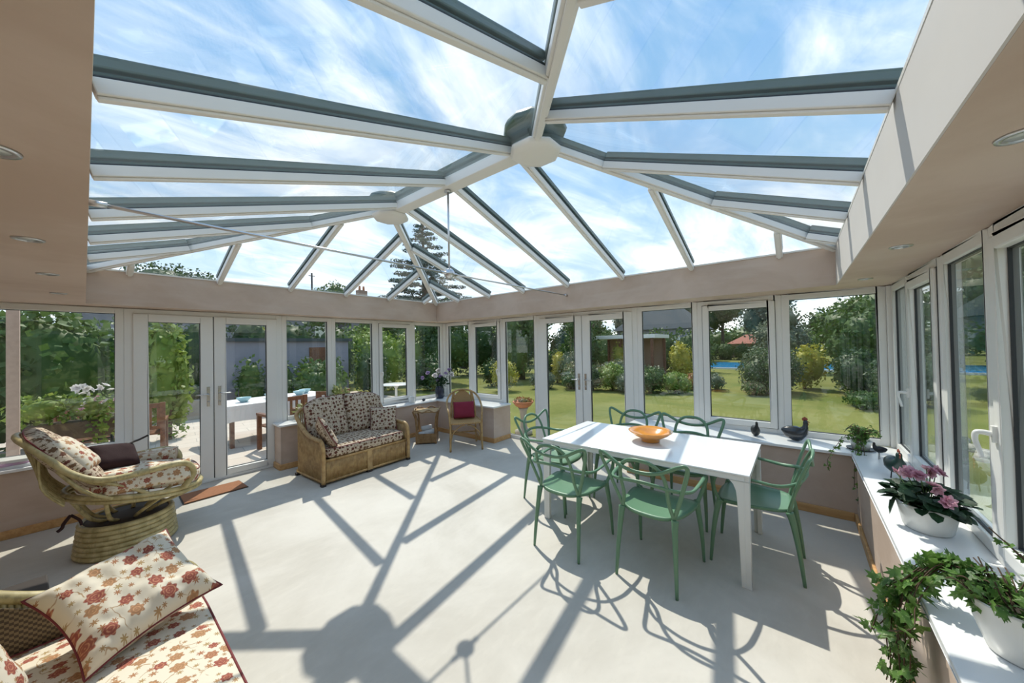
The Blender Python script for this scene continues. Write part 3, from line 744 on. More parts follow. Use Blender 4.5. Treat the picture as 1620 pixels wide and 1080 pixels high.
# ================================================================== swivel cane armchair
sw = thing('swivel_armchair', 'round cane swivel armchair with flowered pads by the left windows', 'armchair', (0.235, 4.43, 0), 0)
pc = MAT['palecane']
m = MB()
for k in range(7):
    z = 0.022+k*0.036; r = 0.292-0.004*k
    m.tube([(cos(2*pi*i/40)*r*0.98, sin(2*pi*i/40)*r, z) for i in range(40)], 0.0205, 8, closed=True)
m.build('base_rings', pc, sw)
MB().lathe([(0.10, 0.23), (0.25, 0.232), (0.25, 0.245), (0.10, 0.247)], 32).build('swivel_plate', MAT['footrub'], sw)
# tilted seat hoop : low in front (+x), high at the back
def hoop(a):
    x = 0.06+0.40*cos(a); y = 0.385*sin(a); return (x, y, 0.475-0.15*(x-0.06))
m = MB().tube([hoop(2*pi*i/48) for i in range(48)], 0.019, 8, closed=True)
m.tube([(p[0]*0.985+0.001, p[1]*0.985, p[2]-0.034) for p in (hoop(2*pi*i/48) for i in range(48))], 0.017, 8, closed=True)
m.build('seat_hoop', pc, sw)
m = MB()
for a in (35, 75, 120, 160, 200, 240, 285, 325):
    h = hoop(radians(a)); m.tube(crom([(cos(radians(a))*0.13, sin(radians(a))*0.13, 0.245), (cos(radians(a))*0.22, sin(radians(a))*0.22, 0.30), (h[0]*0.95, h[1]*0.95, h[2]-0.045)], 4), 0.014, 8)
m.build('seat_struts', pc, sw)
rail = [(0.30, 0.355, 0.455), (0.36, 0.345, 0.55), (0.335, 0.355, 0.635), (0.25, 0.372, 0.668), (0.05, 0.385, 0.655), (-0.15, 0.375, 0.655), (-0.29, 0.345, 0.73), (-0.40, 0.30, 0.86), (-0.49, 0.23, 0.965), (-0.535, 0.12, 1.0), (-0.55, 0.0, 1.01)]
rail = rail+[(x, -y, z) for x, y, z in reversed(rail[:-1])]
MB().tube(crom(rail, 6), 0.023, 10).build('arm_rail', pc, sw)
inner = [(x*0.95+0.02, y*0.93, z-0.045) for x, y, z in rail[3:-3]]
m = MB().tube(crom(inner, 5), 0.014, 8)
for i in range(12):
    t_ = -0.30+0.60*i/11
    m.tube(crom([(-0.33, t_*0.95, 0.50), (-0.43, t_*0.9, 0.66), (-0.53+0.5*abs(t_)**2*2, t_*0.72, 0.97-abs(t_)**2*0.6)], 4), 0.008, 6)
for s in (-1, 1):
    m.tube(crom([(-0.10, s*0.375, 0.50), (-0.24, s*0.37, 0.60), (-0.36, s*0.32, 0.77)], 4), 0.013, 8)
    m.tube(crom([(0.10, s*0.385, 0.47), (-0.02, s*0.385, 0.56), (-0.16, s*0.375, 0.645)], 4), 0.013, 8)
m.build('back_spindles', pc, sw)
boxcushion('seat_cushion', MAT['floral'], sw, 0.74, 0.66, 0.12, rnd=0.22, crown=0.03, loc=(0.08, 0, 0.545), rot=(0, radians(8), 0), piping='piping', seed=2)
cushion('back_cushion', MAT['floral_small'], sw, 0.60, 0.60, 0.15, pinch=-0.04, loc=(-0.33, 0, 0.80), rot=(radians(52), 0, radians(90)), piping='piping', ends=0.4, warp=lambda x, y, u, v: (x*(1-0.22*max(0, v)**2), y*(1-0.12*u*u)), uvo=(0.3, 0.9))
for s in (-1, 1):
    cushion('arm_pad', MAT['floral'], sw, 0.50, 0.17, 0.11, pinch=0.0, loc=(0.10, s*0.335, 0.60), rot=(radians(-70*s), 0, 0), ends=0.4, uvo=(0.5*s, 0.2), n=16)
m = MB().tube(crom([(-0.30, -0.27, 0.42), (-0.33, -0.29, 0.38), (-0.34, -0.28, 0.345), (-0.36, -0.29, 0.33)], 4), 0.011, 6).tube(crom([(-0.30, -0.27, 0.42), (-0.26, -0.30, 0.38), (-0.25, -0.30, 0.34)], 4), 0.009, 6)
m.build('tie_ribbon', MAT['maroon'], sw)
o = cushion('scatter_cushion', MAT['floral'], None, 0.28, 0.33, 0.14, pinch=0.04, piping='piping', uvo=(0.7, 0.1), ends=0.45, seed=12)
orient(o, (-0.06, 4.30, 0.83), (0.25, 0.95, 0.0), (-0.62, 0.12, 0.78)); tag(o, 'sunlit cream cushion with red flowers on the swivel armchair back', 'cushion', 'scatter cushions')
o = cushion('folded_cloth', MAT['maroon'], None, 0.29, 0.24, 0.12, pinch=0.03, ends=0.5, seed=15)
orient(o, (0.16, 4.50, 0.73), (0.85, 0.35, -0.15), (-0.3, 0.5, 0.62)); tag(o, 'dark maroon cloth bundle on the swivel armchair seat', 'cloth')
m = MB().tube(crom([(0, 0.02, 0.10), (0.08, 0.06, 0.15), (0.13, 0.10, 0.16), (0.19, 0.12, 0.185)], 4), 0.009, 6); st = m.build('strap', MAT['footrub'], o)
st.matrix_parent_inverse = Matrix.Identity(4); st.parent = o
st.location = o.matrix_world.inverted() @ Vector((0.18, 4.52, 0.66)); st.rotation_euler = o.matrix_world.to_3x3().inverted().to_euler()

# door mat
dm = thing('doormat', 'brown coir doormat inside the patio doors', 'mat', (0, 0, 0))
m = MB().poly([(0.66, 5.02, 0.001), (1.21, 5.05, 0.001), (1.20, 5.36, 0.001), (0.67, 5.36, 0.001)], 0.014, (0, 0, 1)); m.build('mat_pile', MAT['doormat'], dm)
MB().poly([(0.65, 5.01, 0.0), (1.22, 5.04, 0.0), (1.21, 5.37, 0.0), (0.66, 5.37, 0.0)], 0.006, (0, 0, 1)).build('mat_backing', MAT['footrub'], dm)

# ================================================================== cane side table
tt = thing('side_table', 'small two-tier cane side table between settee and rattan chair', 'table', (3.70, 4.93, 0), radians(-44))
W2 = MAT['wicker']
for sx in (-1, 1):
    for sy in (-1, 1):
        MB().tube(crom([(sx*0.155, sy*0.155, 0.0), (sx*0.15, sy*0.15, 0.22), (sx*0.165, sy*0.165, 0.42), (sx*0.20, sy*0.20, 0.535)], 5), 0.016, 8).build('leg', W2, tt)
        MB().tube(crom([(sx*0.155, sy*0.10, 0.18), (sx*0.14, sy*0.05, 0.33), (sx*0.17, sy*0.12, 0.49)], 5), 0.009, 6).build('brace', W2, tt)
m = MB().box(-0.19, -0.19, 0.52, 0.19, 0.19, 0.535); m.build('tabletop', MAT['weave'], tt)
m = MB()
for k in range(4):
    P = []
    for i in range(13):
        q = -0.205+0.41*i/12; z = 0.545+0.018*sin(i/12*4*pi); P.append({0: (q, -0.205, z), 1: (0.205, q, z), 2: (q, 0.205, z), 3: (-0.205, q, z)}[k])
    m.tube(crom(P, 3), 0.011, 7)
m.build('gallery_rail', W2, tt)
m = MB().box(-0.17, -0.17, 0.02, 0.17, -0.155, 0.17).box(-0.17, 0.155, 0.02, 0.17, 0.17, 0.17).box(-0.17, -0.155, 0.02, -0.155, 0.155, 0.17).box(0.155, -0.155, 0.02, 0.17, 0.155, 0.17).box(-0.155, -0.155, 0.02, 0.155, 0.155, 0.035)
m.build('basket', MAT['wicker'], tt)
nw = thing('newspaper_pile', 'rolled white newspapers in the side table basket', 'newspapers', (3.70, 4.93, 0.036), radians(-44))
m = MB()
for i, (x, y, z, r) in enumerate(((-0.05, -0.02, 0.10, 0.045), (0.04, 0.0, 0.115, 0.05), (-0.01, 0.03, 0.19, 0.04))):
    m.tube([(x-0.075, y-0.05, z), (x+0.075, y+0.04, z+0.01)], r, 10)
m.box(-0.14, -0.12, 0.0, 0.14, 0.12, 0.06); m.build('paper_rolls', MAT['paper'], nw)

# ================================================================== rattan dining chair in the corner
rc = thing('rattan_chair', 'honey rattan armchair with burgundy cushion in the far corner', 'chair', (3.87, 4.18, 0), radians(-127)); cm = MAT['cane']
for s in (-1, 1):
    MB().tube(crom([(0.24, s*0.245, 0), (0.235, s*0.24, 0.25), (0.22, s*0.245, 0.45), (0.15, s*0.262, 0.60), (-0.02, s*0.275, 0.66), (-0.16, s*0.26, 0.74), (-0.24, s*0.20, 0.82), (-0.27, s*0.10, 0.87), (-0.275, 0, 0.885)], 5), 0.016, 8).build('arm_hoop', cm, rc)
    MB().tube(crom([(-0.26, s*0.22, 0), (-0.22, s*0.205, 0.25), (-0.20, s*0.20, 0.45), (-0.235, s*0.19, 0.65), (-0.265, s*0.15, 0.84)], 5), 0.015, 8).build('leg', cm, rc)
    m = MB().tube(crom([(0.225, s*0.235, 0.13), (0.21, s*0.20, 0.27), (0.22, s*0.09, 0.375), (0.22, s*0.02, 0.39)], 5), 0.010, 6)
    m.tube(crom([(0.23, s*0.24, 0.12), (0.17, s*0.235, 0.27), (0.08, s*0.23, 0.38)], 4), 0.010, 6); m.build('brace', cm, rc)
m = MB().tube([(0.235, -0.24, 0.14), (0.235, 0.24, 0.14)], 0.001, 6)
m.tube([(-0.235, -0.21, 0.16), (0.235, -0.24, 0.16)], 0.011, 6).tube([(-0.235, 0.21, 0.16), (0.235, 0.24, 0.16)], 0.011, 6).tube([(-0.235, -0.21, 0.18), (-0.235, 0.21, 0.18)], 0.011, 6)
m.build('stretcher', cm, rc)
m = MB(); P = [(0.235, -0.22, 0.425), (0.245, 0, 0.425), (0.235, 0.22, 0.425), (0.05, 0.235, 0.425), (-0.20, 0.195, 0.425), (-0.215, 0, 0.425), (-0.20, -0.195, 0.425), (0.05, -0.235, 0.425)]
m.tube(crom(P, 4, True), 0.017, 8, closed=True); m.poly([(x*0.97, y*0.97, 0.415) for x, y, z in crom(P, 4, True)], 0.02, (0, 0, 1)); m.build('seat', MAT['weave'], rc)
m = MB(); vs = []; fs = []
for i in range(9):
    for j in range(11):
        v = i/8; u = -1+2*j/10; z = 0.44+0.43*v-0.05*v*v*u*u*2; y = u*(0.16-0.02*v); x = -0.205-0.07*v-0.03*(1-u*u)
        vs.append((x, y, z))
for i in range(8):
    for j in range(10): a = i*11+j; fs.append((a, a+1, a+12, a+11))
b2 = [(x-0.012, y, z) for x, y, z in vs]; K = len(vs); m.add(vs+b2, fs+[tuple(K+q for q in f[::-1]) for f in fs]); m.build('back_panel', MAT['weave'], rc)
for s in (-1, 1): MB().tube(crom([(-0.21, s*0.165, 0.43), (-0.245, s*0.16, 0.62), (-0.275, s*0.135, 0.84)], 4), 0.013, 8).build('back_post', cm, rc)
o = cushion('chair_cushion', MAT['burgundy'], None, 0.34, 0.27, 0.12, pinch=0.03, ends=0.35, seed=22)
a = radians(-127); orient(o, (3.87-0.075*cos(a), 4.18-0.075*sin(a), 0.575), (-sin(a), cos(a), 0), (-0.30*cos(a), -0.30*sin(a), 1)); tag(o, 'burgundy cushion upright on the rattan corner chair', 'cushion')
# ================================================================== leaves
def leaf_quads(m, c, nrm, ax, L_, W_):
    """one folded leaf : six vertices"""
    c = Vector(c); ax = Vector(ax).normalized(); n = Vector(nrm); s = ax.cross(n)
    if s.length < 1e-4: s = ax.orthogonal()
    s.normalize(); n = s.cross(ax)
    P = [c, c+ax*L_*0.35+s*W_*0.5+n*W_*0.15, c+ax*L_*0.75+s*W_*0.35+n*W_*0.1, c+ax*L_, c+ax*L_*0.75-s*W_*0.35+n*W_*0.1, c+ax*L_*0.35-s*W_*0.5+n*W_*0.15, c+ax*L_*0.5]
    m.add(P, [(0, 1, 6), (1, 2, 6), (2, 3, 6), (3, 4, 6), (4, 5, 6), (5, 0, 6)])
def ivy_leaf(m, c, nrm, ax, S):
    c = Vector(c); ax = Vector(ax).normalized(); n = Vector(nrm); s = ax.cross(n)
    if s.length < 1e-4: s = ax.orthogonal()
    s.normalize(); n = s.cross(ax)
    pts = [(0, 0.05), (0.28, -0.08), (0.50, 0.22), (0.24, 0.34), (0.36, 0.70), (0.12, 0.62), (0, 1.0), (-0.12, 0.62), (-0.36, 0.70), (-0.24, 0.34), (-0.50, 0.22), (-0.28, -0.08)]
    P = [c+s*(a*S)+ax*(b*S)+n*(-0.10*S*abs(a)*2) for a, b in pts]+[c+ax*0.33*S]
    m.add(P, [(i, (i+1) % 12, 12) for i in range(12)])
def rv(): 
    return Vector((random.gauss(0, 1), random.gauss(0, 1), random.gauss(0, 1))).normalized()
def m_leaf(name, c1, c2, c3=None, sc=3.0, tl=0.3):
    g = G(name); f = g.noise(g.obj(), sc, 3); h = g.noise(g.obj(), sc*7, 2)
    col = g.mix(g.rng(f, 0.35, 0.65), C4(c1), C4(c2))
    if c3: col = g.mix(g.math('MULTIPLY', g.rng(h, 0.55, 0.70), 0.7), col, C4(c3))
    return g.out(col, 0.5, trans=(col, tl), spec=0.35)
MAT['ivy'] = m_leaf('ivy leaf', (0.05, 0.13, 0.025), (0.16, 0.30, 0.06), (0.40, 0.46, 0.24), 14)
MAT['darkleaf'] = m_leaf('dark pot leaf', (0.012, 0.035, 0.015), (0.03, 0.075, 0.035), (0.09, 0.15, 0.10), 20)
MAT['paleleaf'] = m_leaf('pale pot leaf', (0.20, 0.27, 0.07), (0.42, 0.44, 0.20), (0.55, 0.52, 0.36), 14)
MAT['stem'] = plain('brown stem', (0.10, 0.06, 0.035), 0.8)
MAT['greenstem'] = plain('green stem', (0.08, 0.15, 0.04), 0.7)
MAT['pinkpetal'] = m_leaf('pink petal', (0.62, 0.30, 0.40), (0.78, 0.52, 0.60), (0.45, 0.05, 0.16), 25)
MAT['whitepetal'] = m_leaf('white petal', (0.80, 0.78, 0.76), (0.85, 0.80, 0.82), None, 8)
MAT['lilacpetal'] = m_leaf('lilac petal', (0.34, 0.24, 0.48), (0.52, 0.42, 0.66), None, 14)

def flower(m, c, S, k=6, nrm=None):
    n = Vector(nrm) if nrm else (rv()+Vector((-0.5, -0.3, 0.8))).normalized(); a = n.orthogonal().normalized(); b = n.cross(a)
    for i in range(k):
        an = 2*pi*i/k; d = a*cos(an)+b*sin(an)+n*0.35; leaf_quads(m, c, n, d, S, S*0.75)
        d = a*cos(an+0.5)+b*sin(an+0.5)+n*1.1; leaf_quads(m, c, n, d, S*0.7, S*0.6)

# vase of flowers in the corner
vs_ = thing('flower_vase', 'dark blue vase of white and lilac flowers on the corner sill', 'vase', (4.42, 5.47, 0.60))
MB().lathe([(0.0, 0.0), (0.065, 0.0), (0.080, 0.02), (0.088, 0.10), (0.086, 0.19), (0.070, 0.225), (0.078, 0.245), (0.068, 0.245), (0.062, 0.225), (0.0, 0.20)], 28).build('vase_body', MAT['navy'], vs_)
m = MB(); lf = MB()
heads = [(-0.20, 0.10, 0.50), (-0.13, -0.02, 0.46), (-0.02, -0.06, 0.44), (0.08, -0.10, 0.50), (0.20, -0.14, 0.45), (0.03, 0.05, 0.54), (-0.27, 0.16, 0.42), (0.13, -0.15, 0.56), (-0.05, 0.02, 0.36), (-0.03, -0.03, 0.40)]
for h in heads:
    m.tube(crom([(h[0]*0.1, h[1]*0.1, 0.19), (h[0]*0.5, h[1]*0.5, 0.34), h], 4), 0.0035, 5)
    for k in range(4):
        q = Vector(h)*(0.55+0.1*k); lf_ = rv(); leaf_quads(lf, (h[0]*0.6, h[1]*0.6, 0.22+0.06*k), rv(), lf_, 0.09, 0.04)
for k in range(60): leaf_quads(lf, (random.gauss(0, 0.05), random.gauss(0, 0.05), 0.27+random.random()*0.12), rv(), rv()+Vector((0, 0, 0.4)), 0.10, 0.035)
m.build('stems', MAT['greenstem'], vs_); lf.build('leaves', MAT['darkleaf'], vs_)
for i in range(10):
    m = MB(); wh = i in (1, 4, 5)
    for k in range(4 if wh else 6): flower(m, Vector(heads[i])+rv()*(0.015 if wh else 0.02), 0.060 if wh else 0.036, 7 if wh else 5)
    m.build('bloom', MAT['whitepetal' if wh else 'lilacpetal'], vs_)['label'] = 'white bloom' if wh else 'lilac bloom'
# small things on the left sill
t = thing('china_box', 'small white china pot on the left sill near the vase', 'pot', (3.77, 5.46, 0.60))
MB().lathe([(0.0, 0.0), (0.045, 0.0), (0.055, 0.03), (0.055, 0.085), (0.045, 0.10), (0.0, 0.10)], 20).build('pot_body', MAT['whitepot'], t)
MB().lathe([(0.047, 0.10), (0.03, 0.115), (0.008, 0.12), (0.008, 0.13), (0.0, 0.135)], 20).build('lid', MAT['whitepot'], t)
t = thing('dark_pebble', 'small dark rounded ornament on the left sill beside the vase', 'ornament', (4.03, 5.46, 0.625))
MB().ball((0, 0, 0), 0.035, 0.028, 0.025).build('ornament_body', MAT['navy'], t)
def potplant(loc_, label, leafmat, n, R_, H_, pot, pr=0.07, ph=0.12, cat='plant', S=0.06, drop=0.0, kind=leaf_quads, name='potted_plant', blooms=None):
    t = thing(name, label, cat, loc_)
    MB().lathe([(0.0, 0.0), (pr*0.75, 0.0), (pr*0.8, 0.005), (pr, ph), (pr*1.04, ph+0.004), (pr*0.93, ph), (pr*0.9, ph-0.02), (0.0, ph-0.02)], 24).build('pot', MAT[pot], t)
    MB().lathe([(pr*0.9, ph-0.019), (0.0, ph-0.012)], 20).build('soil', MAT['soil'], t)
    m = MB(); st = MB()
    for i in range(n):
        d = rv(); d.z = abs(d.z)*0.9; c = Vector((d.x*R_, d.y*R_, ph+d.z*H_))*1.0; c = c*(0.55+0.45*random.random()); c.z = max(c.z, ph*0.9)
        if drop and random.random() < 0.3: c.z -= drop*random.random()
        if kind is leaf_quads: leaf_quads(m, c, rv()+Vector((0, 0, 1)), d+rv()*0.6, S*random.uniform(0.7, 1.2), S*0.5)
        else: ivy_leaf(m, c, rv()+Vector((0, 0, 1)), d+rv()*0.6, S*random.uniform(0.6, 1.1))
        if i % 8 == 0: st.tube(crom([(0, 0, ph-0.015), (c.x*0.4, c.y*0.4, ph+0.5*max(0.02, c.z-ph)), c], 3), 0.0025, 4)
    m.build('leaves', MAT[leafmat], t); st.build('stems', MAT['greenstem'], t)
    return t
potplant((2.52, 5.53, 0.60), 'cream variegated potted plant behind the settee peak', 'paleleaf', 170, 0.11, 0.20, 'whitepot', 0.06, 0.26, S=0.07)
potplant((2.10, 5.53, 0.60), 'low pale leaved potted plant behind the settee left cushion', 'paleleaf', 170, 0.20, 0.14, 'whitepot', 0.06, 0.10, S=0.06)
# papers on the near left sill
t = thing('paper_stack', 'stack of white papers on the window board by the swivel armchair', 'papers', (-0.43, 5.50, 0.601), radians(8))
MB().box(-0.14, -0.11, 0, 0.14, 0.11, 0.025).build('magazine', MAT['paper'], t)
o = MB().box(-0.13, -0.10, 0.026, 0.12, 0.10, 0.05).build('magazine', plain('pink print', (0.60, 0.38, 0.52), 0.5, var=0.3, scale=9), t); o.rotation_euler = (0, 0, 0.3)
o = MB().box(-0.12, -0.10, 0.051, 0.12, 0.09, 0.075).build('magazine', MAT['whitepot'], t); o.rotation_euler = (0, 0, -0.25)

# ------------------------------------------------------------------ hens and birds on the right boards
def hen(loc_, rz, label, scale, mat, comb=None, legs=False, name='hen_figurine', cat='ornament', tall=1.0):
    t = thing(name, label, cat, loc_, rz); s = scale; t.scale = (1, 1, tall)
    rings = [(-0.125, 0.095, 0.010), (-0.11, 0.092, 0.026), (-0.08, 0.080, 0.050), (-0.03, 0.068, 0.064), (0.02, 0.070, 0.064), (0.055, 0.092, 0.046), (0.068, 0.125, 0.026), (0.070, 0.150, 0.019), (0.070, 0.165, 0.020), (0.072, 0.182, 0.016), (0.073, 0.190, 0.006)]
    # body grown along a spine : x, z centre, radius
    m = MB(); P = [(x*s, 0, z*s) for x, z, r in rings]; R_ = [r*s for x, z, r in rings]
    m.tube(P, R_, 14); m.ball((-0.005*s, 0, 0.055*s), 0.072*s, 0.055*s, 0.055*s, 14, 10)
    m.build('body', mat, t)
    mb_ = MB().tube([(0.085*s, 0, 0.176*s), (0.108*s, 0, 0.170*s)], [0.007*s, 0.001*s], 6); mb_.build('beak', comb or mat, t)
    if comb:
        k = MB()
        for a, z in ((0.054, 0.196), (0.066, 0.203), (0.078, 0.196)): k.ball((a*s, 0, z*s), 0.011*s, 0.005*s, 0.015*s, 8, 6)
        k.build('comb', comb, t); MB().ball((0.088*s, 0, 0.155*s), 0.007*s, 0.005*s, 0.013*s, 8, 6).build('wattle', comb, t)
    return t
hen((4.50, 0.03, 0.60), radians(-85), 'large dark slate hen with a dull red comb on the window board', 0.98, MAT['bluehen'], MAT['redcomb'], tall=1.15)
hen((4.50, 0.37, 0.60), radians(200), 'small dark bird figure between the table and the large hen', 0.62, MAT['blackmetal'], tall=1.35)
t = hen((3.68, -0.52, 0.64), radians(-170), 'round dark teal hen on legs behind the pink cyclamen', 0.85, MAT['tealbird'], MAT['redcomb'])
for s in (-1, 1): MB().tube([(0, s*0.02, 0.01), (0.0, s*0.025, -0.045)], 0.004, 6).build('leg', MAT['blackmetal'], t)
t = hen((4.18, -0.50, 0.655), radians(60), 'little black bird on thin legs beside the trailing ivy', 0.42, MAT['blackmetal'])
for s in (-1, 1): MB().tube([(0, s*0.008, 0.01), (0.0, s*0.01, -0.055)], 0.0025, 6).build('leg', MAT['blackmetal'], t)
random.seed(11)
# ------------------------------------------------------------------ trailing ivies
def trail(m, st, P, S, step=0.035, spread=0.03, out=(0, 0, 0)):
    C_ = crom(P, 10); st.tube(C_, 0.0022, 5); acc = 0
    for a, b in zip(C_, C_[1:]):
        acc += (b-a).length
        while acc > step:
            acc -= step; d = rv()*0.8+Vector(out); c = a+rv()*spread
            ivy_leaf(m, c, d, rv()+Vector((0, 0, -0.6)), S*random.uniform(0.6, 1.15))
iv = thing('trailing_ivy', 'ivy pot trailing down in the far corner beside the little black bird', 'plant', (4.47, -0.42, 0.60))
MB().lathe([(0.0, 0.0), (0.055, 0.0), (0.075, 0.07), (0.078, 0.085), (0.070, 0.085), (0.065, 0.07), (0.0, 0.068)], 24).build('pot', MAT['whitepot'], iv)
MB().lathe([(0.09, 0.0), (0.10, 0.012), (0.096, 0.012), (0.075, 0.004), (0.0, 0.003)], 24, (0, 0, -0.0)).build('saucer', MAT['blackmetal'], iv)
m = MB(); st = MB()
for k in range(36):
    a = random.uniform(0, 2*pi); r = random.uniform(0.06, 0.15)
    trail(m, st, [(0, 0, 0.075), (cos(a)*r*0.5, sin(a)*r*0.5, 0.13+random.random()*0.08), (cos(a)*r, sin(a)*r, 0.10+random.random()*0.10)], 0.038, 0.026, 0.018, (0, 0, 0.8))
for k, (dx, dy, dz) in enumerate(((-0.25, 0.04, -0.42), (-0.26, 0.02, -0.33), (-0.24, 0.06, -0.28), (-0.27, 0.0, -0.18), (-0.25, 0.05, -0.10), (-0.29, 0.22, -0.16))):
    trail(m, st, [(-0.02, 0, 0.075), (-0.10, dy*0.5, 0.11), (-0.20, dy*0.8, 0.05), (-0.235 if dz < -0.1 else dx, dy, -0.03), (dx, dy*1.1, dz*0.5), (dx, dy+0.01, dz)], 0.034, 0.026, 0.018, (-0.8, 0.2, 0.2))
m.build('leaves', MAT['ivy'], iv); st.build('stems', MAT['stem'], iv)
# near planter
ip = thing('ivy_planter', 'white planter of ivy at the lower right corner', 'plant', (1.845, -0.537, 0.60), radians(0))
MB().lathe([(0.0, 0.0), (0.15, 0.0), (0.165, 0.008), (0.215, 0.09), (0.235, 0.155), (0.240, 0.165), (0.232, 0.165), (0.21, 0.13), (0.0, 0.125)], 48, sx=0.46, sy=0.53).build('planter_body', MAT['whitepot'], ip)
MB().lathe([(0.212, 0.131), (0.0, 0.14)], 32, sx=0.46, sy=0.53).build('soil', MAT['soil'], ip)
m = MB(); st = MB()
for k in range(80):
    a = random.uniform(0, 2*pi); r = random.random()**0.5; x, y = cos(a)*r*0.145, sin(a)*r*0.12
    e = random.uniform(0.03, 0.10)
    trail(m, st, [(x*0.8, y*0.8, 0.13), (x+cos(a)*e*0.4, y+sin(a)*e*0.3, 0.165+random.random()*0.03), (x+cos(a)*e, y+sin(a)*e*0.6, 0.16+random.random()*0.07)], 0.040, 0.022, 0.012, (0, 0, 0.9))
for k in range(4):   # sprigs reaching up by the window
    trail(m, st, [(-0.05+0.05*k, 0.0, 0.14), (-0.03+0.05*k, -0.03, 0.24), (0.02+0.04*k, -0.02+0.02*k, 0.28+0.02*k)], 0.036, 0.03, 0.012)
lvm = m
hang = []
for k in range(12):
    z1 = -0.08-0.50*((k*7) % 12)/11.0; x1 = 0.03+0.24*((k*5) % 12)/11.0; yo = 0.222+0.045*((k*3) % 7)/6.0
    hang.append([(0.06, 0.06, 0.14), (0.14+x1*0.08, 0.11, 0.175), (0.12+x1*0.35, 0.17, 0.11+0.02*(k % 3)), (0.08+x1*0.6, yo, 0.01), (x1*1.15+0.02*(k % 4), yo+0.02, z1*0.5), (x1*1.25+0.07*sin(k*2.0), yo+0.05*cos(k*1.3)+0.03, z1)])
for P in hang: trail(m, st, P, 0.058, 0.026, 0.026, (0.2, 0.9, 0.2))
m.build('leaves', MAT['ivy'], ip); st.build('stems', MAT['stem'], ip)
# cyclamen
cy = thing('potted_cyclamen', 'pink cyclamen in an oval white pot on the near right window board', 'plant', (2.80, -0.505, 0.60), 0)
MB().lathe([(0.0, 0.0), (0.095, 0.0), (0.105, 0.010), (0.128, 0.11), (0.132, 0.135), (0.124, 0.135), (0.118, 0.11), (0.0, 0.105)], 36, sy=0.86).build('pot', MAT['whitepot'], cy)
MB().lathe([(0.118, 0.111), (0.0, 0.115)], 30, sy=0.86).build('soil', MAT['soil'], cy)
m = MB(); st = MB()
for k in range(190):
    a = random.uniform(0, 2*pi); r = random.random()**0.6*0.15; c = Vector((cos(a)*r, sin(a)*r*0.85, 0.13+0.09*random.random()*(1.2-r*4)))
    leaf_quads(m, c, Vector((cos(a)*0.5, sin(a)*0.5, 1))+rv()*0.4, Vector((cos(a), sin(a), -0.1))+rv()*0.5, 0.062, 0.055)
    if k % 5 == 0: st.tube([(c.x*0.3, c.y*0.3, 0.11), tuple(c)], 0.002, 4)
leaf_quads(m, (-0.03, 0.115, 0.14), (0, 1, 0.2), (0.1, 0.25, -1), 0.10, 0.08)
m.build('leaves', MAT['darkleaf'], cy)
m = MB(); fl = [(0.13, 0.02, 0.25), (0.17, 0.09, 0.24), (0.02, -0.02, 0.30), (-0.06, 0.03, 0.28), (-0.17, -0.04, 0.20), (0.08, -0.05, 0.28), (-0.02, 0.07, 0.27), (0.15, -0.03, 0.28), (-0.12, 0.0, 0.25), (0.04, 0.05, 0.285)]
for q in fl:
    st.tube(crom([(q[0]*0.2, q[1]*0.2, 0.11), (q[0]*0.7, q[1]*0.7, q[2]*0.8), q], 3), 0.0025, 5)
    m = MB()
    for k in range(2): flower(m, Vector(q)+rv()*0.012, 0.034, 6)
    m.build('bloom', MAT['pinkpetal'], cy)
st.build('stems', MAT['greenstem'], cy)
# ================================================================== garden
random.seed(21)
GZ = -0.12
def m_lawn():
    g = G('mown lawn'); p = g.geo()
    a = g.noise(p, 0.35, 5, 0.6); b = g.noise(p, 9, 4, 0.7); c = g.noise(g.map(p, (1.0, 0.15, 1), (0, 0, 0.5)), 0.8, 3)
    col = g.mix(g.rng(a, 0.35, 0.65), C4((0.115, 0.135, 0.030)), C4((0.19, 0.19, 0.055)))
    col = g.mix(g.math('MULTIPLY', g.rng(b, 0.4, 0.7), 0.35), col, C4((0.23, 0.22, 0.075))); col = g.mix(g.math('MULTIPLY', g.rng(c, 0.5, 0.62), 0.35), col, C4((0.095, 0.13, 0.03)))
    return g.out(col, 0.9, spec=0.1)
def m_paving():
    g = G('pinkish paving'); p = g.geo()
    br = g.n('ShaderNodeTexBrick', {'Vector': g.map(p, (1, 1, 1), (0, 0, 0.12)), 'Color1': C4((0.52, 0.42, 0.35)), 'Color2': C4((0.60, 0.52, 0.45)), 'Mortar': C4((0.34, 0.29, 0.25)), 'Scale': 1.6, 'Mortar Size': 0.012, 'Bias': 0.0, 'Brick Width': 0.9, 'Row Height': 0.6})
    col = g.mix(g.math('MULTIPLY', g.noise(p, 3, 5), 0.4), br.outputs[0], C4((0.50, 0.48, 0.45)))
    return g.out(col, 0.8)
MAT['lawn'] = m_lawn(); MAT['paving'] = m_paving()
MAT['gravel'] = plain('pale gravel', (0.55, 0.50, 0.43), 0.9, var=0.2, scale=20)
MAT['water'] = plain('pool water', (0.03, 0.30, 0.62), 0.08, var=0.2, scale=2)
MAT['stone'] = plain('grey stone', (0.36, 0.33, 0.29), 0.85, var=0.25, scale=5, bump=0.4)
MAT['slate'] = plain('slate roof', (0.055, 0.068, 0.078), 0.95, var=0.2, scale=6)
MAT['redtile'] = plain('red tile roof', (0.34, 0.12, 0.08), 0.8, var=0.2, scale=5)
MAT['render'] = plain('mauve grey render', (0.25, 0.25, 0.30), 0.85, var=0.08)
MAT['brick'] = plain('brown brick', (0.30, 0.20, 0.15), 0.85, var=0.25, scale=20)
MAT['teak'] = m_wood('dark teak', (0.10, 0.035, 0.018), (0.19, 0.075, 0.035))
MAT['cloth'] = plain('white tablecloth', (0.74, 0.72, 0.72), 0.8)
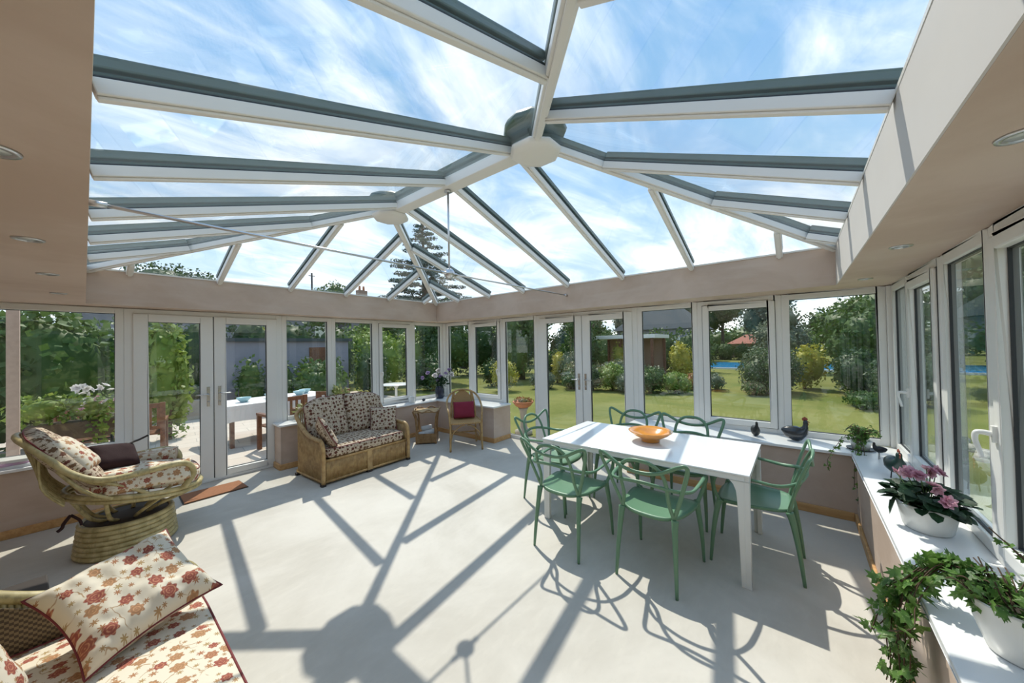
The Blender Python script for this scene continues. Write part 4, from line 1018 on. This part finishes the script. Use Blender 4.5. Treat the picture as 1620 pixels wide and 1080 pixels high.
MAT['terracotta'] = plain('terracotta', (0.45, 0.17, 0.08), 0.8, var=0.2, scale=12)
MAT['bark'] = plain('tree bark', (0.09, 0.065, 0.045), 0.9, var=0.3, scale=10, bump=0.5)
LV = {
 'hedge': m_leaf('hedge leaf', (0.025, 0.065, 0.018), (0.06, 0.115, 0.028), (0.10, 0.16, 0.04), 1.2),
 'mid': m_leaf('mid green leaf', (0.045, 0.10, 0.02), (0.10, 0.17, 0.04), (0.16, 0.22, 0.07), 1.0),
 'bright': m_leaf('bright green leaf', (0.13, 0.22, 0.035), (0.24, 0.32, 0.06), (0.34, 0.38, 0.10), 1.5),
 'yellow': m_leaf('yellow green leaf', (0.28, 0.30, 0.035), (0.52, 0.44, 0.06), (0.40, 0.40, 0.10), 2.0),
 'grey': m_leaf('grey green leaf', (0.10, 0.14, 0.085), (0.20, 0.23, 0.15), (0.30, 0.30, 0.22), 2.0),
 'conifer': m_leaf('blue grey needle', (0.035, 0.070, 0.050), (0.07, 0.12, 0.085), (0.10, 0.15, 0.11), 0.8, 0.15),
 'pink': m_leaf('pink flowering leaf', (0.10, 0.14, 0.05), (0.16, 0.20, 0.08), (0.62, 0.30, 0.34), 2.5),
 'red': m_leaf('red flower leaf', (0.34, 0.12, 0.05), (0.16, 0.20, 0.05), (0.50, 0.16, 0.10), 3.0),
 'white': m_leaf('white flowering leaf', (0.045, 0.09, 0.03), (0.09, 0.14, 0.05), (0.50, 0.46, 0.42), 3.0),
}
def foliage(parent, mat, blobs, dens, leaf, name='foliage', flat=0.0, core=0.74, aspect=0.7):
    vs, fs = [], []
    m = MB()
    for (cx, cy, cz, rx, ry, rz) in blobs:
        c = Vector((cx, cy, cz))
        if core:
            def fn(d, c=c): return core*(0.92+0.22*noise.noise(d*2.3+c))
            m.ball(c, rx, ry, rz, 12, 8, fn)
        area = 4*pi*((rx*ry)**1.6/3+(rx*rz)**1.6/3+(ry*rz)**1.6/3)**(1/1.6)
        n = int(2.4*dens*area/(leaf*leaf))
        for _ in range(n):
            d = rv(); lump = 0.90+0.22*noise.noise(d*2.3+c)+0.12*noise.noise(d*6+c)
            q = c+Vector((d.x*rx, d.y*ry, d.z*rz))*lump*random.uniform(0.84, 1.10)
            if q.z < GZ+0.02: continue
            a = rv(); a.z *= (1-flat); a.normalize(); b = a.cross((d+rv()*0.7)).normalized()
            S = leaf*random.uniform(0.6, 1.25); k = len(vs)
            vs += [q-a*S*0.5, q+b*S*0.5*aspect, q+a*S*0.5, q-b*S*0.5*aspect]; fs.append((k, k+1, k+2, k+3))
    m.add(vs, fs)
    return m.build(name, mat, parent)
def bush(label, x, y, rx, ry, h, leafm, leaf=0.12, n=3, dens=0.55, name='shrub', cat='shrub', z0=GZ, trunk=True, spread=0.45):
    t = thing(name, label, cat, (x, y, 0))
    bl = []
    for i in range(n):
        a = 2*pi*i/n+random.random(); k = spread if n > 1 else 0
        hz_ = h*random.uniform(0.42, 0.56)
        bl.append((cos(a)*rx*k, sin(a)*ry*k, z0+hz_, rx*(1-k*0.75), ry*(1-k*0.75), h*random.uniform(0.44, 0.5)))
    if n > 2: bl.append((0, 0, z0+h*0.56, rx*0.65, ry*0.65, h*0.44))
    foliage(t, LV[leafm], bl, dens, leaf)
    MB().tube([(0, 0, z0), (0.02, 0, z0+h*0.5)], [0.05, 0.02], 6).build('stem', MAT['stem'], t)
    return t
def tree(label, x, y, h, r, leafm, leaf=0.25, dens=0.45, crown0=0.35, n=7, name='tree', group=None, trunk_r=0.18):
    t = thing(name, label, 'tree', (x, y, 0), 0, group)
    bl = []; ch = h*(1-crown0)
    for i in range(n):
        a = 2*pi*i/n*1.7+random.random(); rr = r*random.uniform(0.35, 0.62); zz = h*crown0+ch*random.uniform(0.2, 0.72)
        bl.append((cos(a)*rr, sin(a)*rr, zz, r*random.uniform(0.40, 0.58), r*random.uniform(0.40, 0.58), ch*random.uniform(0.22, 0.32)))
    bl.append((0, 0, h-ch*0.30, r*0.55, r*0.55, ch*0.30)); bl.append((0, 0, h*crown0+ch*0.4, r*0.7, r*0.7, ch*0.35))
    foliage(t, LV[leafm], bl, dens, leaf, core=0.72)
    m = MB().tube([(0, 0, GZ), (0.05*h*0.1, 0, h*0.3), (0, 0.03*h*0.2, h*0.75)], [trunk_r, trunk_r*0.8, trunk_r*0.3], 8)
    for i in range(4):
        a = i*1.7; m.tube(crom([(0, 0, h*(0.28+0.08*i)), (cos(a)*r*0.3, sin(a)*r*0.3, h*(0.42+0.08*i)), (cos(a)*r*0.55, sin(a)*r*0.55, h*(0.55+0.08*i))], 3), [trunk_r*0.5, trunk_r*0.12], 6)
    m.build('trunk', MAT['bark'], t)
    return t
def ground(name, label, mat, boxes):
    b = MB()
    for q in boxes: b.box(*q)
    return tag(b.build(name, MAT[mat]), label, kind='structure')
ground('lawn', 'mown lawn beyond the far right windows', 'lawn', [(5.25, -70, -0.5, 120, 10.6, GZ), (-60, 30, -0.5, 120, 90, GZ-0.01), (7.0, 10.6, -0.5, 120, 30, GZ-0.01), (-40, -70, -0.5, 5.25, -2.3, GZ-0.005), (-40, 14, -0.5, 7.0, 30, GZ-0.012)])
ground('patio', 'pinkish stone patio outside the left windows', 'paving', [(-6, 5.80, -0.5, 4.80, 14.0, GZ+0.01), (4.80, 5.80, -0.5, 7.0, 10.6, GZ+0.01), (4.80, 10.6, -0.5, 7.0, 14.0, GZ+0.01)])
ground('path', 'pale paved strip round the outside of the room', 'gravel', [(4.80, -2.3, -0.5, 5.25, 5.80, GZ+0.012), (-6, -2.3, -0.5, 4.80, -0.80, GZ+0.008)])
# ---- left side, patio
t = thing('tall_hedge', 'long dark hedge behind the patio', 'hedge', (0, 0, 0))
foliage(t, LV['hedge'], [(-5.0+1.5*i, 15.9+0.2*sin(i*2.1), 1.35, 1.1, 0.9, 1.75+0.12*sin(i*1.3)) for i in range(9)], 0.42, 0.20)
MB().tube([(-5, 15.9, GZ), (-5, 15.9, 1.5)], 0.06, 6).build('stem', MAT['stem'], t)
bush('large leafy dark shrub close outside the wide left window', -0.55, 10.6, 1.3, 1.0, 2.75, 'mid', 0.16, 4)
bush('yellow green climbing shrub seen through the left patio door', 1.05, 9.6, 0.42, 0.40, 2.5, 'bright', 0.13, 3)
bush('dark shrub with its top over the shed, seen through the patio doors', 1.1, 13.7, 0.9, 0.7, 2.1, 'hedge', 0.16, 3)
sh = thing('garden_shed', 'mauve grey rendered outbuilding beyond the patio', 'shed', (4.2, 13.3, GZ))
m = MB().box(-1.8, -0.8, 0, 1.8, 0.8, 2.0); m.build('wall', MAT['render'], sh)
m = MB().box(-1.9, -0.9, 2.0, 1.9, 0.9, 2.10); m.build('roof', MAT['slate'], sh)
m = MB().box(0.5, -0.83, 0, 1.2, -0.8, 1.8); m.build('door', MAT['teak'], sh)
pw = thing('stone_planter', 'low stone planter wall across the patio', 'planter', (0.9, 12.2, GZ))
m = MB().box(-1.4, -0.3, 0, 1.4, 0.3, 0.50); m.build('planter_wall', MAT['stone'], pw, bevel=0.03)
foliage(pw, LV['grey'], [(-0.9+0.6*i, 0, 0.66, 0.4, 0.3, 0.24) for i in range(4)], 0.6, 0.09)
# shrubs behind the settee windows
for a in (('green shrub behind the window right of the patio doors', 4.3, 10.7, 0.8, 0.6, 1.45, 'mid', 0.14), ('yellow topped shrub high in the first settee window', 5.6, 18.6, 1.3, 1.0, 3.0, 'yellow', 0.18),
          ('bright hedge top across the second settee window', 9.3, 17.0, 1.9, 0.8, 2.85, 'bright', 0.16), ('dark green shrub low in the second settee window', 6.6, 11.8, 0.7, 0.6, 1.7, 'hedge', 0.13),
          ('light green shrub filling the opening window left of the corner', 7.6, 13.0, 1.0, 0.9, 2.35, 'bright', 0.14), ('yellow green shrub in the window left of the corner post', 9.9, 14.3, 1.0, 0.9, 2.6, 'bright', 0.14),
          ('dark shrub at the lawn edge left of the corner post', 8.9, 11.6, 0.8, 0.8, 1.5, 'hedge', 0.12)):
    bush(*a[:7], leaf=a[7])
# rustic bench and flower pot near the wide window
t = thing('flower_trough', 'trough of white and pink flowers on a stand outside the wide left window', 'planter', (-0.08, 6.75, GZ))
m = MB().box(-0.34, -0.13, 0.72, 0.34, 0.13, 0.92); m.build('trough', MAT['bark'], t, bevel=0.01)
m = MB()
for a in (-0.30, 0.30):
    for b in (-0.10, 0.10): m.tube([(a, b, 0), (a, b, 0.73)], 0.014, 6)
m.tube([(-0.6, 0, 0.66), (0.3, 0, 0.66)], 0.012, 6); m.build('stand', MAT['blackmetal'], t)
foliage(t, LV['bright'], [(-0.22, 0, 1.08, 0.30, 0.20, 0.20), (0.12, 0, 1.06, 0.28, 0.20, 0.20), (0.22, -0.05, 0.82, 0.18, 0.16, 0.24)], 0.5, 0.055, core=0.6)
for k in range(24):
    m = MB(); pk = k > 18
    flower(m, Vector((random.uniform(0.0, 0.34), random.uniform(-0.16, 0.05), random.uniform(1.05 if pk else 1.12, 1.2 if pk else 1.34))), 0.05, 6); m.build('bloom', MAT['pinkpetal' if pk else 'whitepetal'], t)
def bench(label, x, y, rz, w=1.3):
    t = thing('garden_bench', label, 'bench', (x, y, GZ), rz)
    for s in (-1, 1):
        m = MB().box(s*w/2-0.03, -0.25, 0, s*w/2+0.03, -0.19, 0.62).box(s*w/2-0.03, 0.20, 0, s*w/2+0.03, 0.26, 0.92).box(s*w/2-0.035, -0.26, 0.60, s*w/2+0.035, 0.24, 0.64); m.build('side_frame', MAT['teak'], t)
    m = MB()
    for i in range(5): m.box(-w/2, -0.24+0.095*i, 0.41, w/2, -0.165+0.095*i, 0.435)
    m.build('seat', MAT['teak'], t)
    m = MB().box(-w/2, 0.21, 0.84, w/2, 0.25, 0.91).box(-w/2, 0.21, 0.50, w/2, 0.25, 0.55)
    n = int(w/0.09)
    for i in range(n): q = -w/2+0.05+i*(w-0.1)/(n-1); m.box(q-0.018, 0.22, 0.55, q+0.018, 0.24, 0.84)
    m.build('backrest', MAT['teak'], t)
    return t
bench('weathered garden bench outside the wide left window', 0.30, 8.3, radians(170), 1.1)
bench('dark wooden garden chair at the patio table seen through the right patio door', 2.22, 7.1, radians(185), 0.55)
bench('dark wooden garden chair at the patio table behind the settee', 3.15, 7.35, radians(170), 0.55)
gt = thing('patio_table', 'outdoor table under a white cloth beyond the patio doors', 'table', (2.45, 8.25, GZ), radians(6))
m = MB().box(-0.95, -0.48, 0.72, 0.95, 0.48, 0.75); m.build('tabletop', MAT['teak'], gt)
for a in (-0.85, 0.85):
    for b in (-0.40, 0.40): bx('leg', MAT['teak'], gt, a-0.03, b-0.03, 0, a+0.03, b+0.03, 0.72)
ct = thing('tablecloth', 'white cloth hanging over the patio table', 'tablecloth', (2.45, 8.25, GZ), radians(6))
m = MB(); m.box(-0.97, -0.50, 0.752, 0.97, 0.50, 0.760)
P = []; 
n = 60
for i in range(n):
    q = i/n*4
    if q < 1: p = (-0.97+1.94*q, -0.50)
    elif q < 2: p = (0.97, -0.50+1.0*(q-1))
    elif q < 3: p = (0.97-1.94*(q-2), 0.50)
    else: p = (-0.97, 0.50-1.0*(q-3))
    P.append(p)
vs = [(x, y, 0.76) for x, y in P]+[(x*1.03+0.02*sin(i*1.9)*(1 if abs(x) > 0.9 else 0), y*1.05+0.025*sin(i*1.7), 0.47+0.02*sin(i*0.8)) for i, (x, y) in enumerate(P)]
m.add(vs, [(i, (i+1) % n, n+(i+1) % n, n+i) for i in range(n)]); m.build('cloth', MAT['cloth'], ct)
for i, (x, y) in enumerate(((1.9, 8.1), (2.4, 8.3), (2.9, 8.25), (3.1, 8.5))):
    t = thing('garden_bowl', ['pale blue bowl at the near left of the patio cloth', 'pale blue bowl in the middle of the patio cloth', 'pale blue bowl right of middle on the patio cloth', 'pale blue bowl at the far right of the patio cloth'][i], 'bowl', (x, y, GZ+0.761), 0, 'bowls on the patio table')
    MB().lathe([(0.0, 0.0), (0.05, 0.0), (0.11, 0.07), (0.115, 0.09), (0.105, 0.08), (0.05, 0.02), (0.0, 0.015)], 20).build('bowl_body', bpy.data.materials.get('pale blue china') or plain('pale blue china', (0.32, 0.50, 0.55), 0.3), t)
rt_ = thing('round_garden_table', 'small white round garden table left of the corner', 'table', (5.5, 8.7, GZ))
MB().lathe([(0.0, 0.70), (0.40, 0.70), (0.42, 0.71), (0.40, 0.73), (0.0, 0.73)], 28).build('tabletop', MAT['whitepot'], rt_)
MB().lathe([(0.22, 0.0), (0.20, 0.03), (0.04, 0.08), (0.03, 0.60), (0.10, 0.70)], 20).build('pedestal', MAT['whitepot'], rt_)
# brick pier at the house corner
t = thing('brick_pier', 'rough pinkish pier at the left edge outside the wide window', 'pier', (-0.47, 6.35, GZ))
MB().box(-0.04, -0.05, 0, 0.04, 0.05, 2.6).build('pier_body', plain('pale brick', (0.42, 0.32, 0.27), 0.9, var=0.2, scale=25), t)
# ---- far side, lawn and beds
pd = thing('pedestal_planter', 'stone pedestal planter of orange flowers on the path by the garden doors', 'planter', (5.42, 4.18, GZ+0.012))
MB().lathe([(0.0, 0.0), (0.17, 0.0), (0.17, 0.06), (0.11, 0.09), (0.07, 0.14), (0.055, 0.30), (0.07, 0.44), (0.10, 0.50), (0.0, 0.50)], 20).build('pedestal', MAT['stone'], pd)
MB().lathe([(0.08, 0.50), (0.15, 0.54), (0.21, 0.62), (0.20, 0.63), (0.14, 0.57), (0.0, 0.56)], 24).build('planter_bowl', MAT['terracotta'], pd)
foliage(pd, LV['red'], [(0, 0, 0.64, 0.18, 0.18, 0.07)], 0.8, 0.05, core=0.6)
for a in (('dense dark tree by the lawn right of the corner post', 11.0, 13.3, 4.0, 1.45, 'hedge'), ('dark leafy tree above the yellow dome bush', 14.2, 11.0, 4.0, 1.5, 'mid'), ('leafy tree behind the stone pedestal planter', 16.2, 8.6, 3.5, 1.35, 'mid')):
    tree(a[0], a[1], a[2], a[3], a[4], a[5], 0.17, 0.40, 0.02)
bush('yellow dome shrub seen in the opening window above the rattan chair', 10.2, 8.75, 0.55, 0.55, 1.25, 'yellow', 0.10, 1)
bush('low dark shrub beside the yellow dome shrub', 11.4, 10.2, 0.7, 0.6, 1.2, 'hedge', 0.11, 3)
bush('blue grey columnar conifer behind the garden doors', 17.5, 10.3, 0.6, 0.6, 2.9, 'conifer', 0.14, 1)
bush('yellow shrub at the left of the garden doors', 13.6, 8.5, 0.5, 0.5, 1.5, 'yellow', 0.11, 2)
bush('tall grassy shrub seen through the left garden door', 13.6, 7.6, 0.75, 0.6, 1.45, 'grey', 0.11, 3)
bush('pink flowering shrub seen through the left garden door', 12.5, 7.0, 0.6, 0.5, 1.05, 'pink', 0.09, 3)
bush('low bed shrub at the lawn edge by the left garden door', 12.1, 6.8, 0.65, 0.45, 0.65, 'mid', 0.08, 3)
bush('bright yellow green bed shrub in the right garden door', 12.5, 5.4, 0.65, 0.55, 1.05, 'bright', 0.09, 3)
bush('white flowering bed shrub in the right garden door', 12.1, 6.0, 0.5, 0.45, 0.95, 'white', 0.08, 3)
bush('grey leaved bed shrub in the right garden door', 12.2, 4.7, 0.6, 0.45, 0.70, 'grey', 0.08, 3)
bush('low green bed shrub beside the right garden door frame', 12.6, 4.0, 0.7, 0.5, 0.85, 'mid', 0.08, 3)
bush('yellow green bed shrub in the first window right of the garden doors', 12.9, 3.3, 0.65, 0.5, 0.75, 'bright', 0.08, 3)
bush('orange and red flowering plants below the pool', 14.2, 2.95, 0.65, 0.45, 0.65, 'red', 0.08, 3)
bush('pale grasses right of the orange flowering plants', 14.4, 2.3, 0.55, 0.45, 0.60, 'grey', 0.08, 2)
bush('large rose bush with pale blooms in front of the pool', 14.6, 0.75, 1.15, 0.9, 1.55, 'white', 0.10, 4)
bush('pink flowers low in front of the rose bush', 13.7, 1.1, 0.8, 0.35, 0.45, 'pink', 0.07, 3)
bush('yellow shrub behind the dark hen', 16.2, -0.15, 0.65, 0.6, 1.55, 'yellow', 0.11, 3)
bush('dark shrub right of the yellow shrub', 15.0, -1.35, 0.85, 0.7, 1.5, 'hedge', 0.11, 3)
bush('dark flowering shrub near the right corner post', 13.2, -2.1, 0.9, 0.8, 1.35, 'white', 0.10, 3)
bush('low dark plants on the lawn behind the ivy pot', 12.4, -1.25, 0.7, 0.4, 0.42, 'mid', 0.07, 3)
bush('pale grassy clump behind the yellow green bed shrub', 14.2, 6.1, 0.7, 0.6, 0.95, 'grey', 0.10, 3)
bush('white flowered clump behind the low green bed shrub', 14.4, 4.7, 0.7, 0.6, 0.85, 'white', 0.10, 3)
bush('pink tinged clump at the foot of the garden shelter', 15.9, 6.4, 0.7, 0.7, 1.1, 'pink', 0.10, 3)
bush('dark filler shrub at the foot of the conifer', 15.6, 9.9, 0.8, 0.5, 1.5, 'mid', 0.12, 3)
bush('low grey clump at the bed edge by the pedestal planter', 11.6, 7.9, 0.6, 0.5, 0.7, 'grey', 0.08, 3)
t = thing('low_hedge', 'low clipped dark hedge in front of the outbuilding', 'hedge', (0, 0, 0))
foliage(t, LV['mid'], [(3.0+0.75*i, 12.0, 0.62, 0.45, 0.24, 0.85) for i in range(4)], 0.5, 0.12)
# open garden shelter
gz_ = thing('garden_shelter', 'open garden shelter with a white roof edge behind the right garden door', 'shelter', (18.5, 7.0, GZ))
m = MB().box(-1.2, -1.7, 1.98, 1.2, 1.8, 2.16); m.build('roof', MAT['pvc'], gz_, bevel=0.01)
for a in (-1.0, 1.0):
    for b in (-1.5, 0.1, 1.6): bx('post', MAT['teak'], gz_, a-0.06, b-0.06, 0, a+0.06, b+0.06, 1.98)
m = MB().box(1.0, -1.5, 0, 1.05, 1.6, 1.98); m.build('back_wall', MAT['brick'], gz_)
foliage(gz_, LV['yellow'], [(-1.15, 0.15, 1.1, 0.28, 0.38, 0.75)], 0.5, 0.10, name='climber')
t = thing('round_hedge', 'clipped rounded dark hedge below the slate roof', 'hedge', (22.6, 7.4, GZ))
foliage(t, LV['mid'], [(0, -2.6+1.75*i, 1.15, 1.1, 1.25, 1.6) for i in range(5)], 0.5, 0.16)
hedge_far = thing('far_hedge', 'low far hedge in front of the red roofed house', 'hedge', (39, 3.4, 0)); foliage(hedge_far, LV['mid'], [(0, -3.2+1.3*i, 0.6, 0.9, 1.0, 1.0+0.15*sin(i*2.0)) for i in range(6)], 0.4, 0.18)
bush('autumn toned shrub at the end of the shelter', 17.9, 4.35, 0.7, 0.6, 1.75, 'yellow', 0.12, 3)
def house(label, x, y, wx, wy, hw, hr, rz, wallm, roofm, chim=0, pole=False, cat='house'):
    t = thing('house', label, cat, (x, y, GZ), rz)
    MB().box(-wx, -wy, 0, wx, wy, hw).build('wall', MAT[wallm], t)
    e = 0.35; rx_ = max(0.2, wx-wy*0.8) if wx > wy else 0.0; ry_ = max(0.2, wy-wx*0.8) if wy >= wx else 0.0
    V = [(-wx-e, -wy-e, hw), (wx+e, -wy-e, hw), (wx+e, wy+e, hw), (-wx-e, wy+e, hw), (-rx_, -ry_, hr), (rx_, ry_, hr)]
    if rx_: F = [(0, 1, 5, 4), (2, 3, 4, 5), (1, 2, 5), (3, 0, 4), (3, 2, 1, 0)]
    else: F = [(0, 1, 4), (1, 2, 5, 4), (2, 3, 5), (3, 0, 4, 5), (3, 2, 1, 0)]
    m = MB(); m.add(V, F, False); m.build('roof', MAT[roofm], t)
    for i in range(chim):
        cx = -0.5*wx+i*wx if chim > 1 else 0.0
        c = MB().box(cx-0.55, -0.35, hr-1.0, cx+0.55, 0.35, hr+0.9).build('chimney', MAT['brick'], t)
        for q in (-0.28, 0.28): MB().lathe([(0.13, 0), (0.11, 0.55), (0.0, 0.56)], 10, (cx+q, 0, hr+0.9)).build('chimney_pot', MAT['terracotta'], c)
    for q in (-0.5, 0.5):
        bx('window', MAT['pvc'], t, -wx-0.03, q*wy-0.5, hw*0.35, -wx, q*wy+0.5, hw*0.75); bx('window', MAT['pvc'], t, q*wx-0.5, -wy-0.03, hw*0.35, q*wx+0.5, -wy, hw*0.75)
    if pole: MB().tube([(wx*0.55, 0, hr-0.8), (wx*0.55, 0, hr+2.3)], 0.09, 6).tube([(wx*0.55-0.3, 0, hr+2.0), (wx*0.55+0.3, 0, hr+2.0)], 0.04, 5).build('aerial', MAT['blackmetal'], t)
    return t
house('slate roofed house behind the rounded hedge', 34.0, 9.6, 3.0, 3.2, 2.9, 5.6, 0, 'render', 'slate')
house('low house with a red tiled roof beyond the rose bush', 47, 3.2, 1.6, 2.6, 1.5, 2.5, 0, 'brick', 'redtile')
house('house with a chimney just over the left roof beam', 21.4, 41, 3.2, 2.6, 5.4, 7.9, radians(10), 'render', 'slate', chim=1)
house('long roof with an aerial over the left roof beam', 13.6, 40.5, 3.6, 2.4, 5.6, 7.7, 0, 'render', 'slate', pole=True)
house('grey roof at the far left under the round tree top', 2.3, 21.8, 2.6, 1.6, 3.6, 4.75, 0, 'render', 'slate')
t = thing('swimming_pool', 'bright blue swimming pool with a white edge beyond the garden beds', 'pool', (28.5, -2.0, GZ))
MB().box(-3.0, -8.0, 0.0, 3.0, 7.3, 0.10).build('pool_edge', MAT['sillwhite'], t); MB().box(-2.75, -7.75, 0.06, 2.75, 7.05, 0.16).build('water', MAT['water'], t)
t = thing('stone_edging', 'row of pale stones edging the path outside the right windows', 'edging', (7.2, -2.0, GZ))
m = MB()
for i in range(16): m.ball((-2.0+i*0.30, 0.05*sin(i*2.3), 0.04), 0.13, 0.09, 0.07, 8, 6)
m.build('stones', MAT['gravel'], t)
# ---- boundary hedges
def hedge_row(label, a, b, n, rx, h, leafm, leaf=0.25, dens=0.4):
    t = thing('boundary_hedge', label, 'hedge', (a[0], a[1], 0)); bl = []
    for i in range(n):
        q = i/(n-1); x = (b[0]-a[0])*q; y = (b[1]-a[1])*q; hh = h*(1+0.12*sin(i*2.7)+0.06*sin(i*5.1))
        bl.append((x, y, GZ+hh*0.5, rx, rx, hh*0.54))
    foliage(t, LV[leafm], bl, dens, leaf); MB().tube([(0, 0, GZ), (0, 0, h*0.4)], 0.06, 6).build('stem', MAT['stem'], t); return t
hedge_row('high mixed hedge behind the corner post and pedestal planter', (12.6, 17.2), (17.4, 13.6), 6, 1.1, 3.5, 'hedge', 0.18)
hedge_row('far boundary hedge beyond the pool', (53, 20), (55, -26), 16, 3.2, 3.7, 'mid', 0.40, 0.34)
hedge_row('boundary hedge along the right hand side of the garden', (44, -30), (-14, -24), 16, 3.0, 4.8, 'hedge', 0.40, 0.34)
hedge_row('boundary hedge far behind the outbuilding', (-14, 47), (34, 55), 14, 3.0, 4.0, 'hedge', 0.40, 0.3)
# ---- trees
tree('broad leafy tree filling the last window before the right corner', 18.2, -2.5, 3.75, 2.3, 'mid', 0.17, 0.45, 0.04, 9)
tree('paler tree left of the broad leafy tree', 24.2, 0.6, 3.7, 1.6, 'grey', 0.16, 0.42, 0.15)
tree('tall dark tree between the two rightmost far windows', 34.0, 1.6, 8.0, 2.2, 'conifer', 0.22, 0.36, 0.25)
tree('leafy tree over the yellow shrub in the left garden door', 26.0, 14.6, 4.8, 2.2, 'mid', 0.18, 0.42, 0.05)
tree('thin branched tree at the left of the bird figure window', 41.0, 5.9, 7.6, 2.3, 'hedge', 0.22, 0.24, 0.35)
tree('tree left of the slate roofed house', 29.0, 14.6, 5.6, 2.2, 'mid', 0.22, 0.38, 0.2)
tree('far tree right of the slate roofed house', 42.0, 9.6, 7.0, 2.4, 'grey', 0.25, 0.30, 0.3)
tree('round topped dark tree over the left end of the roof beam', 2.7, 27.4, 6.7, 3.0, 'hedge', 0.16, 0.5, 0.35, 9)
tree('small tree beside the aerial over the left roof beam', 14.2, 32.0, 7.7, 2.3, 'mid', 0.22, 0.45, 0.45)
tree('pale tree just over the beam right of the cedar', 30.6, 24.5, 7.0, 3.2, 'grey', 0.26, 0.34, 0.3)
tree('far tree tip over the beam right of centre', 40.0, 21.5, 9.2, 1.4, 'conifer', 0.3, 0.4, 0.2)
tree('far tree just over the beam below the bare roof corner', 42.0, 16.4, 8.7, 1.7, 'grey', 0.3, 0.3, 0.3)
for i, (x, y, h, r, lb) in enumerate(((24, -13.5, 6.0, 2.9, 'dark tree seen through the far right hand windows'), (30, -9, 7.5, 3.4, 'tall tree beyond the pool in the right hand windows'), (15, -9, 4.2, 2.6, 'rounded tree on the lawn outside the right hand windows'),
                          (16, -17, 6.5, 4.0, 'big tree at the end of the lawn on the right'), (8, -14, 6.5, 3.8, 'tree opposite the nearest right window'), (38, -3.5, 4.9, 3.0, 'distant tree behind the broad leafy tree'),
                          (36, -14, 8.5, 4.2, 'distant tree past the pool at the far right'), (0, -13, 6.5, 3.8, 'tree on the right beyond the viewer'), (24, 18.5, 5.6, 3.4, 'dark tree behind the blue grey conifer'),
                          (-9, 12.0, 5.0, 2.4, 'tree at the far left of the patio'), (12.2, 21, 4.2, 2.6, 'tree beyond the outbuilding'))):
    tree(lb, x, y, h, r, 'hedge' if i % 2 else 'mid', 0.30, 0.34, 0.08)
# cedar with flat tiers
cd = thing('cedar', 'tall dark cedar with flat layered branches behind the roof centre', 'tree', (22.4, 30.0, 0))
bl = []; m = MB().tube([(0, 0, GZ), (0.1, 0, 7), (-0.1, 0, 14.6)], [0.5, 0.32, 0.05], 10)
z = 5.2; k = 0
while z < 14.3:
    f = (14.8-z)/9.6; R_ = 0.6+4.6*f
    nb = 5 if f > 0.35 else 4
    for i in range(nb):
        a = k*1.1+2*pi*i/nb; rr = R_*random.uniform(0.65, 1.08); zz = z+random.uniform(-0.25, 0.25)
        m.tube(crom([(0, 0, zz-0.2), (cos(a)*rr*0.5, sin(a)*rr*0.5, zz+0.05), (cos(a)*rr, sin(a)*rr, zz-0.05)], 3), [0.09, 0.02], 5)
        for q in (0.45, 0.75, 1.0):
            bl.append((cos(a)*rr*q, sin(a)*rr*q, zz+0.02*q, 0.30*R_*0.55+0.18, 0.30*R_*0.55+0.18, 0.17))
    z += 0.62+0.35*f; k += 1
foliage(cd, LV['conifer'], bl, 0.55, 0.17, flat=0.5, core=0)
m.build('trunk', MAT['bark'], cd)
